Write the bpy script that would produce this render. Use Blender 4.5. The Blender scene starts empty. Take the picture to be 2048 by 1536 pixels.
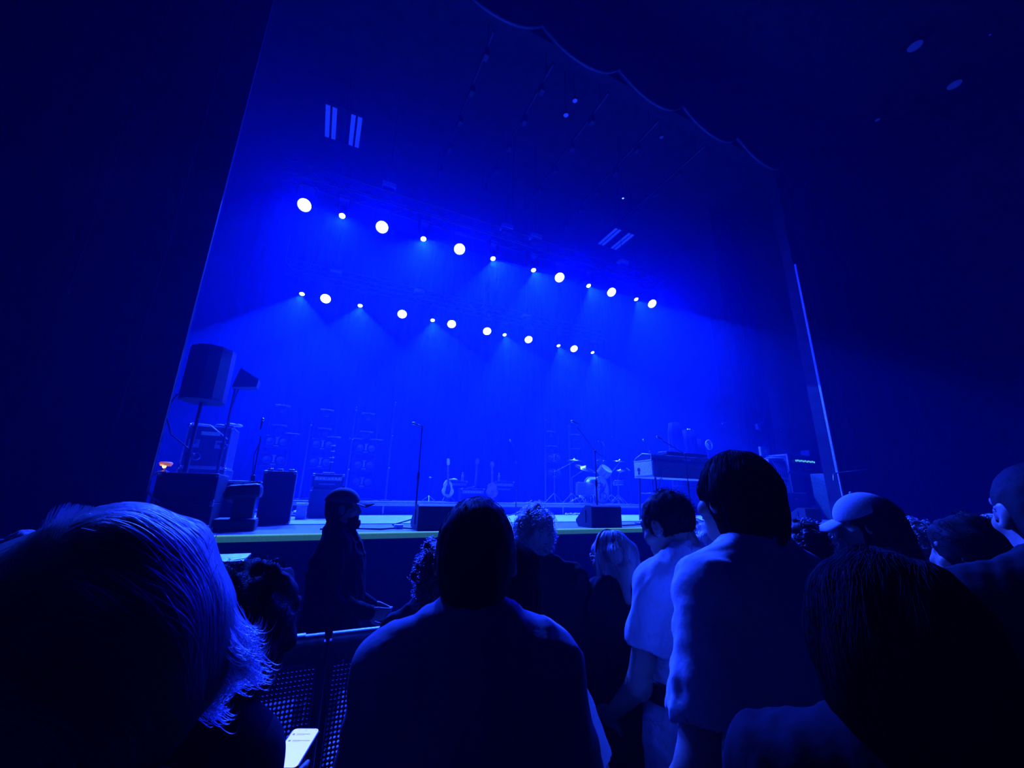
import bpy, bmesh, math, random
import numpy as np
from mathutils import Vector, Matrix, Euler

random.seed(7)
RNG = np.random.default_rng(11)
PI = math.pi
R = math.radians
SC = bpy.context.scene
COL = SC.collection

# ------------------------------------------------------------------ camera frame
HC, HS = 1.75, 1.30            # eye height above the hall floor, stage deck height
F = 800.0                      # focal length in pixels of a 2048 x 1536 frame
CX = Vector((0.902, -0.4306, 0.0168)).normalized()
CZ = Vector((0.410, 0.8694, 0.2745)); CZ = (CZ - CX * CZ.dot(CX)).normalized()
CY = CX.cross(CZ).normalized()
if CY.z < 0: CY = -CY          # camera up
CAM = Vector((0, 0, HC))

def ray(u, v):
    return CX * ((u - 1024) / F) - CY * ((v - 768) / F) + CZ
def at_y(u, v, y):
    d = ray(u, v); return CAM + d * (y / d.y)
def at_z(u, v, z):
    d = ray(u, v); return CAM + d * ((z - HC) / d.z)
def at_t(u, v, t):
    return CAM + ray(u, v) * t
def deck(u, v):
    return at_z(u, v, HS)
def rect(u0, v0, u1, v1, y):
    """x0, x1, z0, z1 of an upright rectangle standing at distance y into the stage"""
    um, vm = (u0 + u1) / 2, (v0 + v1) / 2
    return at_y(u0, vm, y).x, at_y(u1, vm, y).x, at_y(um, v1, y).z, at_y(um, v0, y).z

cam_data = bpy.data.cameras.new('camera')
cam_data.sensor_width = 36; cam_data.lens = F / 2048 * 36
cam_data.clip_start = 0.02; cam_data.clip_end = 200
cam = bpy.data.objects.new('camera', cam_data); COL.objects.link(cam)
M = Matrix((CX, CY, -CZ)).transposed().to_4x4(); M.translation = CAM
cam.matrix_world = M
SC.camera = cam

# ------------------------------------------------------------------ materials
def mat(name, col, rough=0.6, metal=0.0, spec=0.5, scale=30, var=0.25, bump=0.0, emit=None, estr=0.0, sheen=0.0, coat=0.0):
    m = bpy.data.materials.new(name); m.use_nodes = True
    nt = m.node_tree; b = nt.nodes['Principled BSDF']
    tc = nt.nodes.new('ShaderNodeTexCoord'); nz = nt.nodes.new('ShaderNodeTexNoise')
    nz.inputs['Scale'].default_value = scale; nz.inputs['Detail'].default_value = 3
    nt.links.new(tc.outputs['Object'], nz.inputs['Vector'])
    rp = nt.nodes.new('ShaderNodeValToRGB')
    c = Vector(col)
    rp.color_ramp.elements[0].position = 0.3; rp.color_ramp.elements[1].position = 0.7
    rp.color_ramp.elements[0].color = (*(c * (1 - var)), 1); rp.color_ramp.elements[1].color = (*[min(1, q) for q in c * (1 + var)], 1)
    nt.links.new(nz.outputs['Fac'], rp.inputs['Fac']); nt.links.new(rp.outputs['Color'], b.inputs['Base Color'])
    b.inputs['Roughness'].default_value = rough; b.inputs['Metallic'].default_value = metal
    b.inputs['Specular IOR Level'].default_value = spec
    if sheen: b.inputs['Sheen Weight'].default_value = sheen
    if coat: b.inputs['Coat Weight'].default_value = coat
    if bump:
        bp = nt.nodes.new('ShaderNodeBump'); bp.inputs['Strength'].default_value = bump; bp.inputs['Distance'].default_value = 0.01
        nt.links.new(nz.outputs['Fac'], bp.inputs['Height']); nt.links.new(bp.outputs['Normal'], b.inputs['Normal'])
    if emit:
        b.inputs['Emission Color'].default_value = (*emit, 1); b.inputs['Emission Strength'].default_value = estr
    return m

MT = {}
def mm(key, *a, **k): MT[key] = mat(key, *a, **k); return MT[key]
mm('black_metal', (.02, .02, .022), .45, 0.0, .5)
mm('black_paint', (.018, .018, .02), .5)
mm('black_vinyl', (.02, .02, .022), .55, scale=200, bump=.3)
mm('grille_cloth', (.025, .025, .03), .9, scale=350, bump=.4)
mm('steel', (.35, .36, .38), .35, 1.0)
mm('chrome', (.8, .82, .85), .14, 1.0, var=.05)
mm('aluminium', (.55, .56, .58), .4, .8)
mm('reflector', (.20, .20, .22), .35, .6)
mm('brass', (.75, .62, .30), .22, 1.0, var=.1)
mm('white_plastic', (.75, .75, .74), .4)
mm('bright_white', (.88, .88, .88), .5)
mm('grey_plastic', (.25, .25, .27), .5)
mm('cream', (.7, .66, .55), .5)
mm('wood', (.22, .12, .06), .4, scale=8, var=.5)
mm('drum_shell', (.30, .32, .36), .3, .2)
mm('drum_head', (.62, .62, .60), .5)
mm('ink', (.02, .02, .02), .6)
mm('case_panel', (.03, .03, .035), .55)
mm('label_paper', (.55, .75, .45), .7)
mm('drape', (.012, .012, .016), .95, spec=.1, scale=60, sheen=.0)
mm('wall_paint', (.030, .028, .034), .9, spec=.15, scale=3)
mm('valance_cloth', (.028, .026, .030), .9, spec=.15, scale=40)
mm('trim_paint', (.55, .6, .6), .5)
mm('deck_floor', (.10, .10, .12), .42, scale=6, var=.35)
mm('pale_floor', (.42, .43, .47), .5, scale=10, var=.15)
mm('hall_floor', (.03, .03, .034), .6, scale=8)
mm('fascia', (.06, .06, .07), .8, scale=20)
mm('rail_paint', (.5, .62, .55), .35, .3)
mm('perforated_steel', (.10, .10, .12), .4, .3)
mm('clear_bottle', (.55, .6, .65), .12)
mm('towel_cloth', (.7, .7, .7), .9, bump=.5)
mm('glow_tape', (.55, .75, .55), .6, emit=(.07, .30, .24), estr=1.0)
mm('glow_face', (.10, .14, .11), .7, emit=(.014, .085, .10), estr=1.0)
mm('lamp_cell', (.8, .85, .9), .3, emit=(.60, .75, 1.0), estr=9)
mm('lamp_cell_hot', (.8, .9, .9), .3, emit=(.55, .80, 1.0), estr=10)
mm('lens_ring', (.05, .08, .2), .3, emit=(.10, .2, 1.0), estr=.8)
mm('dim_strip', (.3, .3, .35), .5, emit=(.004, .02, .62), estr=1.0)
mm('dim_spot', (.1, .1, .15), .5, emit=(.002, .006, .16), estr=1.0)
mm('led_and_glint', (.3, .4, .5), .5, emit=(.15, .4, 1.0), estr=2.2)
mm('green_led', (.3, .5, .4), .5, emit=(.1, .55, .45), estr=1.0)
mm('amber_bulb', (.9, .5, .2), .4, emit=(1.0, .42, .12), estr=5.0)
mm('amber_shade', (.5, .25, .1), .5, emit=(.5, .16, .06), estr=.6)
mm('phone_screen', (.8, .8, .82), .3, emit=(.52, .55, .62), estr=1.0)
mm('phone_ink', (.2, .2, .2), .5, emit=(.14, .15, .18), estr=1.0)
for k in ('lamp_cell', 'lamp_cell_hot', 'lens_ring', 'glow_tape', 'glow_face', 'dim_strip', 'dim_spot', 'led_and_glint', 'green_led'):
    MT[k].cycles.emission_sampling = 'NONE'
mm('skin', (.42, .29, .22), .5, spec=.4, scale=90, var=.1)
mm('skin_dark', (.16, .09, .06), .5, spec=.4, scale=90, var=.1)
mm('hair_black', (.010, .009, .009), .75, spec=.15, var=.06)
mm('hair_brown', (.05, .032, .025), .55, spec=.35, var=.06)
mm('hair_ash', (.30, .26, .24), .5, spec=.4, var=.06)
mm('hair_blond', (.55, .48, .42), .5, spec=.4, var=.06)
mm('hair_grey', (.55, .55, .55), .55, spec=.4, var=.06)
for k in ('hair_ash', 'hair_blond', 'hair_grey', 'hair_brown'):         # light passes through the strands
    nt = MT[k].node_tree; b = nt.nodes['Principled BSDF']; tl = nt.nodes.new('ShaderNodeBsdfTranslucent'); mx = nt.nodes.new('ShaderNodeMixShader'); mx.inputs['Fac'].default_value = .4
    nt.links.new(b.inputs['Base Color'].links[0].from_socket, tl.inputs['Color']); nt.links.new(b.outputs[0], mx.inputs[1]); nt.links.new(tl.outputs[0], mx.inputs[2]); nt.links.new(mx.outputs[0], nt.nodes['Material Output'].inputs['Surface'])
mm('shirt_black', (.016, .016, .018), .95, spec=.15, scale=80, bump=.1, var=.06)
mm('shirt_navy', (.03, .035, .06), .95, spec=.2, scale=80, bump=.1, var=.06)
mm('shirt_grey', (.16, .16, .18), .95, spec=.2, scale=80, bump=.1, var=.06)
mm('shirt_mid', (.24, .25, .28), .9, scale=80, bump=.1, var=.06)
mm('shirt_white', (.62, .63, .65), .85, scale=80, bump=.1, var=.06)
mm('trousers', (.03, .03, .04), .9, scale=120, bump=.15, var=.06)
mm('trousers_grey', (.12, .12, .14), .9, scale=120, bump=.15, var=.06)
mm('cap_pale', (.50, .50, .52), .85, scale=160, bump=.2, var=.06)
mm('cap_dark', (.12, .12, .13), .85, scale=160, bump=.2, var=.06)
mm('webbing', (.012, .012, .012), .8)

# ------------------------------------------------------------------ mesh builder
class MB:
    def __init__(s): s.v = []; s.f = []; s.sm = []
    def add(s, vs, fs, smooth=False):
        b = len(s.v); s.v.extend([tuple(q) for q in vs]); s.f.extend([tuple(b + i for i in q) for q in fs]); s.sm.extend([smooth] * len(fs)); return s
    def box(s, c, d, rot=None, bev=0.0):
        """bevelled box: centre, full dimensions, optional rotation matrix"""
        bm = bmesh.new(); bmesh.ops.create_cube(bm, size=1)
        for q in bm.verts: q.co = Vector((q.co.x * d[0], q.co.y * d[1], q.co.z * d[2]))
        if bev > 0: bmesh.ops.bevel(bm, geom=bm.edges[:], offset=bev, segments=2, affect='EDGES', profile=.5)
        bm.verts.index_update()
        T = Matrix.Translation(Vector(c)) @ (rot.to_4x4() if rot else Matrix.Identity(4))
        s.add([T @ q.co for q in bm.verts], [[q.index for q in f.verts] for f in bm.faces]); bm.free(); return s
    def tube(s, pts, r, n=8, caps=True, smooth=True):
        pts = [Vector(p) for p in pts]; rs = r if isinstance(r, (list, tuple)) else [r] * len(pts)
        vs = []; fs = []; ref = None
        for i, p in enumerate(pts):
            d = (pts[min(i + 1, len(pts) - 1)] - pts[max(i - 1, 0)])
            d = d.normalized() if d.length > 1e-9 else Vector((0, 0, 1))
            if ref is None: ref = d.orthogonal().normalized()
            a = ref - d * ref.dot(d); a = a.normalized() if a.length > 1e-6 else d.orthogonal().normalized(); ref = a
            b = d.cross(a)
            for k in range(n):
                t = 2 * PI * k / n; vs.append(p + (a * math.cos(t) + b * math.sin(t)) * rs[i])
        for i in range(len(pts) - 1):
            for k in range(n):
                k2 = (k + 1) % n; fs.append((i * n + k, i * n + k2, (i + 1) * n + k2, (i + 1) * n + k))
        s.add(vs, fs, smooth)
        if caps:
            s.add(vs[:n], [tuple(range(n))[::-1]]); s.add(vs[-n:], [tuple(range(n))])
        return s
    def lathe(s, prof, mtx=None, n=24, smooth=True, arc=2 * PI):
        """profile of (radius, height) turned about local z"""
        mtx = mtx or Matrix.Identity(4); vs = []; fs = []; full = abs(arc - 2 * PI) < 1e-6; m = n if full else n + 1
        for (r, z) in prof:
            for k in range(m):
                t = arc * k / n; vs.append(mtx @ Vector((r * math.cos(t), r * math.sin(t), z)))
        for i in range(len(prof) - 1):
            for k in range(n):
                k2 = (k + 1) % m; fs.append((i * m + k, i * m + k2, (i + 1) * m + k2, (i + 1) * m + k))
        s.add(vs, fs, smooth); return s
    def prism(s, poly, h, mtx=None):
        """polygon in local xy extruded along local z by h (centred)"""
        mtx = mtx or Matrix.Identity(4); n = len(poly)
        vs = [mtx @ Vector((x, y, -h / 2)) for x, y in poly] + [mtx @ Vector((x, y, h / 2)) for x, y in poly]
        fs = [tuple(range(n))[::-1], tuple(range(n, 2 * n))] + [(i, (i + 1) % n, n + (i + 1) % n, n + i) for i in range(n)]
        s.add(vs, fs); return s
    def ball(s, c, r, nu=12, nv=8, rot=None):
        r = (r, r, r) if not isinstance(r, (tuple, list)) else r
        T = Matrix.Translation(Vector(c)) @ (rot.to_4x4() if rot else Matrix.Identity(4))
        vs = []; fs = []
        for j in range(nv + 1):
            a = PI * j / nv
            for i in range(nu):
                t = 2 * PI * i / nu; vs.append(T @ Vector((r[0] * math.sin(a) * math.cos(t), r[1] * math.sin(a) * math.sin(t), r[2] * math.cos(a))))
        for j in range(nv):
            for i in range(nu):
                i2 = (i + 1) % nu; fs.append((j * nu + i, (j + 1) * nu + i, (j + 1) * nu + i2, j * nu + i2))
        s.add(vs, fs, True); return s
    def arrays(s, V, Fc, smooth=True):
        b = len(s.v); s.v.extend(map(tuple, V.tolist())); s.f.extend([tuple(b + i for i in q) for q in Fc.tolist()]); s.sm.extend([smooth] * len(Fc)); return s
    def build(s, name, m, parent=None, loc=None, rot=None):
        me = bpy.data.meshes.new(name); me.from_pydata(s.v, [], s.f)
        me.polygons.foreach_set('use_smooth', s.sm); me.update()
        o = bpy.data.objects.new(name, me); COL.objects.link(o)
        me.materials.append(MT[m] if isinstance(m, str) else m)
        if parent is not None: o.parent = parent
        if loc is not None: o.location = loc
        if rot is not None: o.rotation_euler = rot.to_euler() if isinstance(rot, Matrix) else rot
        return o

def tag(o, label, cat, group=None, kind=None):
    o['label'] = label; o['category'] = cat
    if group: o['group'] = group
    if kind: o['kind'] = kind
    return o
def thing(name, label, cat, loc=(0, 0, 0), rz=0.0, group=None):
    o = bpy.data.objects.new(name, None); COL.objects.link(o); o.empty_display_size = .1
    o.location = loc; o.rotation_euler = (0, 0, rz); return tag(o, label, cat, group)
def struct(name, mb, m):
    o = mb.build(name, m); o['kind'] = 'structure'; return o
def dup(root, loc=None, rz=None, label=None, group=None):
    r = root.copy(); COL.objects.link(r)
    if loc is not None: r.location = loc
    if rz is not None: r.rotation_euler = (0, 0, rz)
    if label: r['label'] = label
    if group: r['group'] = group
    for ch in list(root.children):
        c = ch.copy(); COL.objects.link(c); c.parent = r
        for g in list(ch.children):
            d = g.copy(); COL.objects.link(d); d.parent = c
    return r
def aim(d):
    """rotation that turns local -z to direction d, local y roughly up"""
    return (-Vector(d)).to_track_quat('Z', 'Y').to_matrix()
def facing(nrm):
    """rotation that turns local +z to a normal"""
    return Vector(nrm).to_track_quat('Z', 'Y').to_matrix().to_4x4()
# ------------------------------------------------------------------ the setting
LIPY = 5.57; PROY = 6.5; PXL, PXR = -1.87, 13.2; BACKY = 18.2; VALZ = HC + 10.9
struct('floor', MB().box((4, -1, -.05), (40, 24, .1)), 'hall_floor')
# stage deck, front fascia
struct('floor_stage', MB().box(((PXL + PXR) / 2, (LIPY + 20) / 2, HS - .03), (22, 20 - LIPY, .06)), 'deck_floor')
fb = MB(); fb.box((5.5, LIPY + .07, (HS - .13) / 2), (21, .1, HS - .13))
for i in range(18): fb.box((-4.6 + i * 1.2, LIPY + .012, (HS - .13) / 2), (.02, .03, HS - .13))
struct('wall_stage_front', fb, 'fascia')
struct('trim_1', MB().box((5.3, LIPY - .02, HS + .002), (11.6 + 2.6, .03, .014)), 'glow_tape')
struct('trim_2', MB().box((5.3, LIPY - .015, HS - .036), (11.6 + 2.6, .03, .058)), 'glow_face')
struct('trim_3', MB().box((5.3, LIPY + .01, HS - .10), (11.6 + 2.6, .06, .06)), 'fascia')

def drape(x0, x1, z0, z1, fold=.12, amp=.05, taper=0.0, nz=12, seed=0, axis='x'):
    """a hanging cloth with vertical folds: closed shell with thickness, in local x/z, folds in y"""
    rg = np.random.default_rng(seed); n = max(8, int((x1 - x0) / fold * 6)); xs = np.linspace(x0, x1, n)
    ph = np.cumsum(rg.uniform(.7, 1.3, n)) * (2 * PI / 6.0); am = amp * (.6 + .6 * rg.random(n))
    vs = []; fs = []
    for side in (0, 1):
        for j in range(nz + 1):
            z = z0 + (z1 - z0) * j / nz; k = 1 - taper * j / nz
            for i in range(n): vs.append((xs[i], math.sin(ph[i]) * am[i] * k + side * .02, z))
    m = (nz + 1) * n
    for j in range(nz):
        for i in range(n - 1):
            a = j * n + i; fs.append((a, a + 1, a + n + 1, a + n)); fs.append((m + a, m + a + n, m + a + n + 1, m + a + 1))
    for j in range(nz):
        for i in (0, n - 1):
            a = j * n + i; fs.append((a, a + n, m + a + n, m + a) if i == 0 else (a, m + a, m + a + n, a + n))
    for i in range(n - 1):
        for j in (0, nz):
            a = j * n + i; fs.append((a, m + a, m + a + 1, a + 1) if j == 0 else (a, a + 1, m + a + 1, m + a))
    return MB().add(vs, fs, True)

# proscenium walls either side of the stage opening, hall walls and ceilings
struct('wall_proscenium_left', MB().box((PXL - 4.2, PROY + .08, 8), (8.4, .05, 16)), 'wall_paint')
struct('wall_proscenium_right', MB().box((PXR + .3 + 4, PROY + .2, 8), (8.4, .3, 16)), 'wall_paint')
struct('wall_proscenium_top', MB().box(((PXL + PXR) / 2, PROY + .35, VALZ + 2.9), (PXR - PXL + 1, .3, 4)), 'wall_paint')
struct('wall_left', MB().box((-8.3, 0, 8), (.3, 14, 16)), 'wall_paint')
struct('wall_right', MB().box((19.4, 0, 8), (.3, 14, 16)), 'wall_paint')
struct('ceiling', MB().box((5, 1.5, 16.2), (30, 11, .3)), 'wall_paint')
struct('wall_stage_back', MB().box((5.6, BACKY + .6, 7.5), (24, .2, 15)), 'wall_paint')
struct('wall_stage_left', MB().box((-5.2, 12.5, 7.5), (.2, 12, 15)), 'wall_paint')
struct('wall_stage_right', MB().box((16.6, 12.5, 7.5), (.2, 12, 15)), 'wall_paint')
struct('ceiling_stage', MB().box((5.6, 12.5, 15.1), (24, 12.4, .2)), 'wall_paint')
# lit edge trims of the proscenium
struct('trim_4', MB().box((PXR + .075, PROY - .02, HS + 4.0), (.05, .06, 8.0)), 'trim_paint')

# house curtains gathered in front of the proscenium walls
o = drape(-8.0, PXL - .34, .05, VALZ + 2.2, .42, .10, seed=2).build('house_curtain', 'drape'); o.location = (0, PROY - .22, 0)
tag(o, 'dark house curtain in vertical folds on the side with the amber lamp and speaker stack', 'curtain', 'house curtains')
o = drape(PXR + .28, 19.1, .05, VALZ + 2.2, .42, .10, seed=3).build('house_curtain', 'drape'); o.location = (0, PROY - .22, 0)
tag(o, 'dark house curtain in vertical folds beyond the thin bright proscenium edge line', 'curtain', 'house curtains')
# scalloped valance: swags along the top of the opening
sp = 2.46; x_first = 2.45 - 2 * sp
vb = MB(); cb_ = MB()
for i in range(8):
    xc = x_first + i * sp; n = 24; vs = []; fs = []; rows = 7
    for side in (0, 1):
        for j in range(rows + 1):
            for k in range(n + 1):
                t = -1 + 2 * k / n; low = VALZ + .75 * (abs(t) ** 2.2)
                z = low + (VALZ + 2.6 - low) * j / rows
                y = -.10 * (1 - t * t) * (1 - j / rows) - .04 * math.sin(j * 1.9) * (1 - abs(t)) + side * .05
                vs.append((xc + t * sp / 2, PROY - .12 + y, z))
    m = (rows + 1) * (n + 1)
    for j in range(rows):
        for k in range(n):
            a = j * (n + 1) + k; fs.append((a, a + 1, a + n + 2, a + n + 1)); fs.append((m + a, m + a + n + 1, m + a + n + 2, m + a + 1))
    for k in range(n): fs.append((k, m + k, m + k + 1, k + 1))
    vb.add(vs, fs, True)
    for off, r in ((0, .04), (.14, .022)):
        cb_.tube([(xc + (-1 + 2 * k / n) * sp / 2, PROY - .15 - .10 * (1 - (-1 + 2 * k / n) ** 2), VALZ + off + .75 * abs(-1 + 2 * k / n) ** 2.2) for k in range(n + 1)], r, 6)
val = vb.build('valance', 'valance_cloth')
cb_.build('swag_rim_cord', mat('cord_rim_light', (.11, .11, .12), .7), val)  # paler than the valance: stage light on the swag edge put into the colour
tag(val, 'dark scalloped valance with corded swags hanging along the top of the stage opening', 'valance')
# backdrop and wing drapes
o = drape(-4.2, 15.6, HS + .02, 14.6, .5, .12, seed=4).build('stage_backdrop', mat('backdrop_cloth', (.002, .002, .01), 1.0, spec=.1, scale=30)); o.location = (0, BACKY, 0)
tag(o, 'wide blue backcloth hanging across the rear of the stage', 'backdrop')
wing = drape(-.9, .9, HS + .02, 14.4, .3, .08, seed=5)
for (x, y, lab) in ((-3.6, 9.6, 'dark wing drape behind the road case on the side of the speaker stack'), (15.2, 9.8, 'dark wing drape beside the equipment rack with green lit display')):
    o = wing.build('wing_drape', 'drape'); o.location = (x, y, 0); tag(o, lab, 'drape', 'wing drapes')
# pale floor covering and riser
y0 = deck(780, 1048).y; y1 = 10.35
rb = MB(); rb.box((5.2, (y0 + y1) / 2, HS + .006), (14.2, y1 - y0, .012))
tag(rb.build('floor_cloth', 'pale_floor'), 'pale floor covering laid across the stage in front of the riser', 'floor covering')
RZ = HS + .32; RY0 = 10.5
rs = thing('riser', 'long low stage riser platform with dark open front under the drums and amps', 'riser', (5.2, RY0, HS))
MB().box((0, 2.1, .27), (11.6, 4.2, .09), bev=.008).build('deck', 'deck_floor', rs)
MB().box((0, -.02, .255), (11.6, .03, .075)).build('edge_strip', 'aluminium', rs)
for i in range(12):
    MB().tube([(-5.7 + i * 1.036, .12, 0), (-5.7 + i * 1.036, .12, .23)], .03).build('leg', 'steel', rs)
MB().box((0, .25, .12), (11.4, .02, .21)).build('skirt', 'fascia', rs)

# haze filling the stage house
hz = MB().box((5.6, (6.44 + 18.5) / 2, 7.6), (23.5, 18.5 - 6.44, 15.1)).build('haze', 'drape')
hm = bpy.data.materials.new('stage_haze'); hm.use_nodes = True; nt = hm.node_tree; nt.nodes.clear()
out = nt.nodes.new('ShaderNodeOutputMaterial'); vs_ = nt.nodes.new('ShaderNodeVolumeScatter')
vs_.inputs['Color'].default_value = (.05, .18, 1, 1); vs_.inputs['Density'].default_value = .016; vs_.inputs['Anisotropy'].default_value = .35
nt.links.new(vs_.outputs['Volume'], out.inputs['Volume'])
hz.data.materials.clear(); hz.data.materials.append(hm)
tag(hz, 'thick blue lit theatrical haze filling the stage', 'haze', kind='stuff')

hz2 = MB().box((5.4, -.1, 7.6), (27.5, 13.06, 15.1)).build('haze', 'drape'); hm2 = hm.copy(); hm2.name = 'hall_haze'
hm2.node_tree.nodes['Volume Scatter'].inputs['Density'].default_value = .0036
hz2.data.materials.clear(); hz2.data.materials.append(hm2); tag(hz2, 'thin blue haze drifting through the dark hall over the crowd', 'haze', kind='stuff')
# ------------------------------------------------------------------ lighting rig
T1Y, T2Y = 11.0, 15.0
T1Z, T2Z = HC + 7.77, HC + 6.95
BLUE = (.0012, .006, 1.0)
P_WASH, P_BEAM = 2400, 13500

def truss(x0, x1, y, z, label, w=.42):
    t = thing('lighting_truss', label, 'truss', ((x0 + x1) / 2, y, z), 0, 'lighting trusses'); L = (x1 - x0) / 2; h = w / 2
    for sy in (-h, h):
        for sz in (-h, h): MB().tube([(-L, sy, sz), (L, sy, sz)], .026).build('chord', 'black_metal', t)
    lace = MB(); n = int((x1 - x0) / .5)
    for i in range(n):
        a, b = -L + i * .5, -L + (i + 1) * .5
        s = 1 if i % 2 else -1
        for sy in (-h, h): lace.tube([(a, sy, -h * s), (b, sy, h * s)], .012, 5)
        for sz in (-h, h): lace.tube([(a, -h * s, sz), (b, h * s, sz)], .012, 5)
    lace.build('lacing', 'black_metal', t)
    for k in (-.8, 0, .8):
        MB().tube([(L * k, 0, h), (L * k, 0, 14.9 - z)], .012, 6).build('hoist_chain', 'black_metal', t)
    return t
truss(-2.0, 12.2, T1Y, T1Z + .95, 'nearer lighting truss, carrying the upper row of blazing lamps')
truss(-2.0, 12.2, T2Y, T2Z + .95, 'farther lighting truss, carrying the lower row of blazing lamps')

def add_spot(name, parent, rot, power, angle, blend, size, col):
    d = bpy.data.lights.new(name, 'SPOT'); d.energy = power; d.color = col; d.spot_size = R(angle); d.spot_blend = blend; d.shadow_soft_size = size
    o = bpy.data.objects.new(name, d); COL.objects.link(o); o.parent = parent; o.rotation_euler = rot.to_euler(); o.location = rot @ Vector((0, 0, -.03)); return o

def make_wash(d):
    """big LED wash: bracket box, yoke, round head with a face of bright cells"""
    t = thing('wash_light', 'x', 'stage light'); Rm = aim(d); rr = .195; side = Vector((1, 0, 0))
    MB().box((0, 0, .62), (.34, .22, .12), bev=.015).tube([(-.1, 0, .68), (-.1, 0, .78)], .03).tube([(.1, 0, .68), (.1, 0, .78)], .03).build('base', 'black_paint', t)
    y = MB()
    for s in (-1, 1): y.box((s * (rr + .035), 0, .32), (.03, .10, .52), bev=.008).ball((s * (rr + .02), 0, .1), .04)
    y.box((0, 0, .565), (2 * rr + .1, .12, .03)).build('yoke', 'black_paint', t)
    hd = MB().lathe([(0, .22), (.10, .22), (.15, .18), (rr - .01, .06), (rr + .01, 0), (rr + .01, -.03), (rr - .012, -.03), (rr - .012, -.008), (0, -.008)], n=32)
    for k in range(12):
        a = 2 * PI * k / 12; hd.box((math.cos(a) * .165, math.sin(a) * .165, .10), (.012, .03, .12), Matrix.Rotation(a, 3, 'Z'))
    h = hd.build('head', 'black_paint', t, rot=Rm)
    ln = MB().lathe([(rr - .002, -.012), (rr - .012, -.024), (rr - .022, -.012)], n=40)
    o = ln.build('lens_ring', 'lens_ring', h)
    cells = MB(); spots = [(0, 0)] + [(.068, k * 60) for k in range(6)] + [(.135, 15 + k * 30) for k in range(12)]
    for (q, a) in spots: cells.ball((q * math.cos(R(a)), q * math.sin(R(a)), -.008), (.0375, .0375, .022), 12, 6)
    cells.lathe([(0, -.010), (.172, -.010)], n=32)
    cells.build('lens', 'lamp_cell', h)
    return t
def make_beam(d):
    """small moving spot: base, yoke arms, barrel head and a round glass"""
    t = thing('beam_light', 'x', 'stage light'); Rm = aim(d)
    MB().box((0, 0, .64), (.30, .30, .14), bev=.02).tube([(0, 0, .70), (0, 0, .80)], .035).build('base', 'black_paint', t)
    y = MB()
    for s in (-1, 1): y.box((s * .155, 0, .36), (.04, .14, .46), bev=.01)
    y.box((0, 0, .565), (.35, .14, .03))
    y.build('yoke', 'black_paint', t)
    h = MB().lathe([(0, .42), (.09, .42), (.12, .36), (.125, .15), (.105, .02), (.10, -.02), (.085, -.02), (.085, 0), (0, 0)], n=24).build('head', 'black_paint', t, rot=Rm)
    MB().ball((0, 0, -.002), (.084, .084, .03), 20, 8).build('lens', 'lamp_cell_hot', h)
    return t

ORD = ['first', 'second', 'third', 'fourth', 'fifth', 'sixth']
WASH_D = Vector((-.1, -.9, -1)).normalized(); BEAM_D = Vector((0.0, -.5, -1)).normalized()
w0 = make_wash(WASH_D); b0 = make_beam(BEAM_D); used = {'w': 0, 'b': 0}
def hang(kind, u, v, y, z, i, row):
    x = at_y(u, v, y).x
    src = w0 if kind == 'w' else b0
    what = 'large blazing white wash lamp' if kind == 'w' else 'small bright beam lamp'
    lab = f"{what}, {ORD[i]} such on the {row} row from the speaker stack"
    grp = ('large wash lamps' if kind == 'w' else 'small beam lamps') + f' on the {row} row'
    if used[kind] == 0: t = src; t.location = (x, y, z)
    else: t = dup(src, (x, y, z))
    used[kind] += 1; tag(t, lab, 'stage light', grp)
    if kind == 'w': add_spot('wash_lamp', t, aim(WASH_D), P_WASH, 164, 1.0, .17, BLUE)
    else: add_spot('beam_lamp', t, aim(BEAM_D), P_BEAM, 60, .02, .05, (.010, .05, 1.0))
UP = 'upper'; LO = 'lower'
for i, (u, v) in enumerate([(609, 410), (764, 455), (919, 499), (1119, 555), (1223, 586), (1304, 607)]): hang('w', u, v, T1Y, T1Z, i, UP)
for i, (u, v) in enumerate([(685, 428), (847, 476), (986, 514), (1067, 537), (1177, 570), (1272, 595)]): hang('b', u, v, T1Y, T1Z, i, UP)
for i, (u, v) in enumerate([(651, 599), (804, 631), (903, 651), (974, 664), (1057, 682), (1148, 700)]): hang('w', u, v, T2Y, T2Z, i, LO)
for i, (u, v) in enumerate([(604, 588), (720, 614), (865, 643), (1009, 672), (1117, 693), (1185, 705)]): hang('b', u, v, T2Y, T2Z, i, LO)

# pale boxes hung above the trusses
def pale_box(u, v, y, lab, w=.40, h=.15):
    p = at_y(u, v, y); t = thing('hoist_box', lab, 'box', p, 0, 'pale boxes above the trusses')
    MB().box((0, 0, 0), (w, .3, h), bev=.01).build('body', 'bright_white', t)
    MB().tube([(0, 0, h / 2), (0, 0, 14.95 - p.z)], .01, 6).build('hanging_chain', 'black_metal', t)
    MB().box((0, -.02, -h / 2 - .12), (w * .9, .22, .12), bev=.01).build('lower_housing', 'black_metal', t)
for (u, v, y, lab) in ((778, 374, T1Y, 'pale box hung above the upper lamp row, near its second lamp'), (1013, 456, T1Y, 'pale box above the upper lamp row, one of a close pair, nearer the speaker stack'),
                       (1071, 475, T1Y, 'pale box above the upper lamp row, one of a close pair, nearer the keyboards'), (1245, 526, T1Y, 'pale box above the upper lamp row, below the slatted strip panels'),
                       (672, 543, T2Y, 'faint pale box above the lower lamp row, nearest the speaker stack'), (838, 582, T2Y, 'faint pale box above the middle of the lower lamp row'),
                       (1052, 632, T2Y, 'faint pale box above the lower lamp row, over its fifth big lamp')):
    pale_box(u, v, y, lab)
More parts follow.
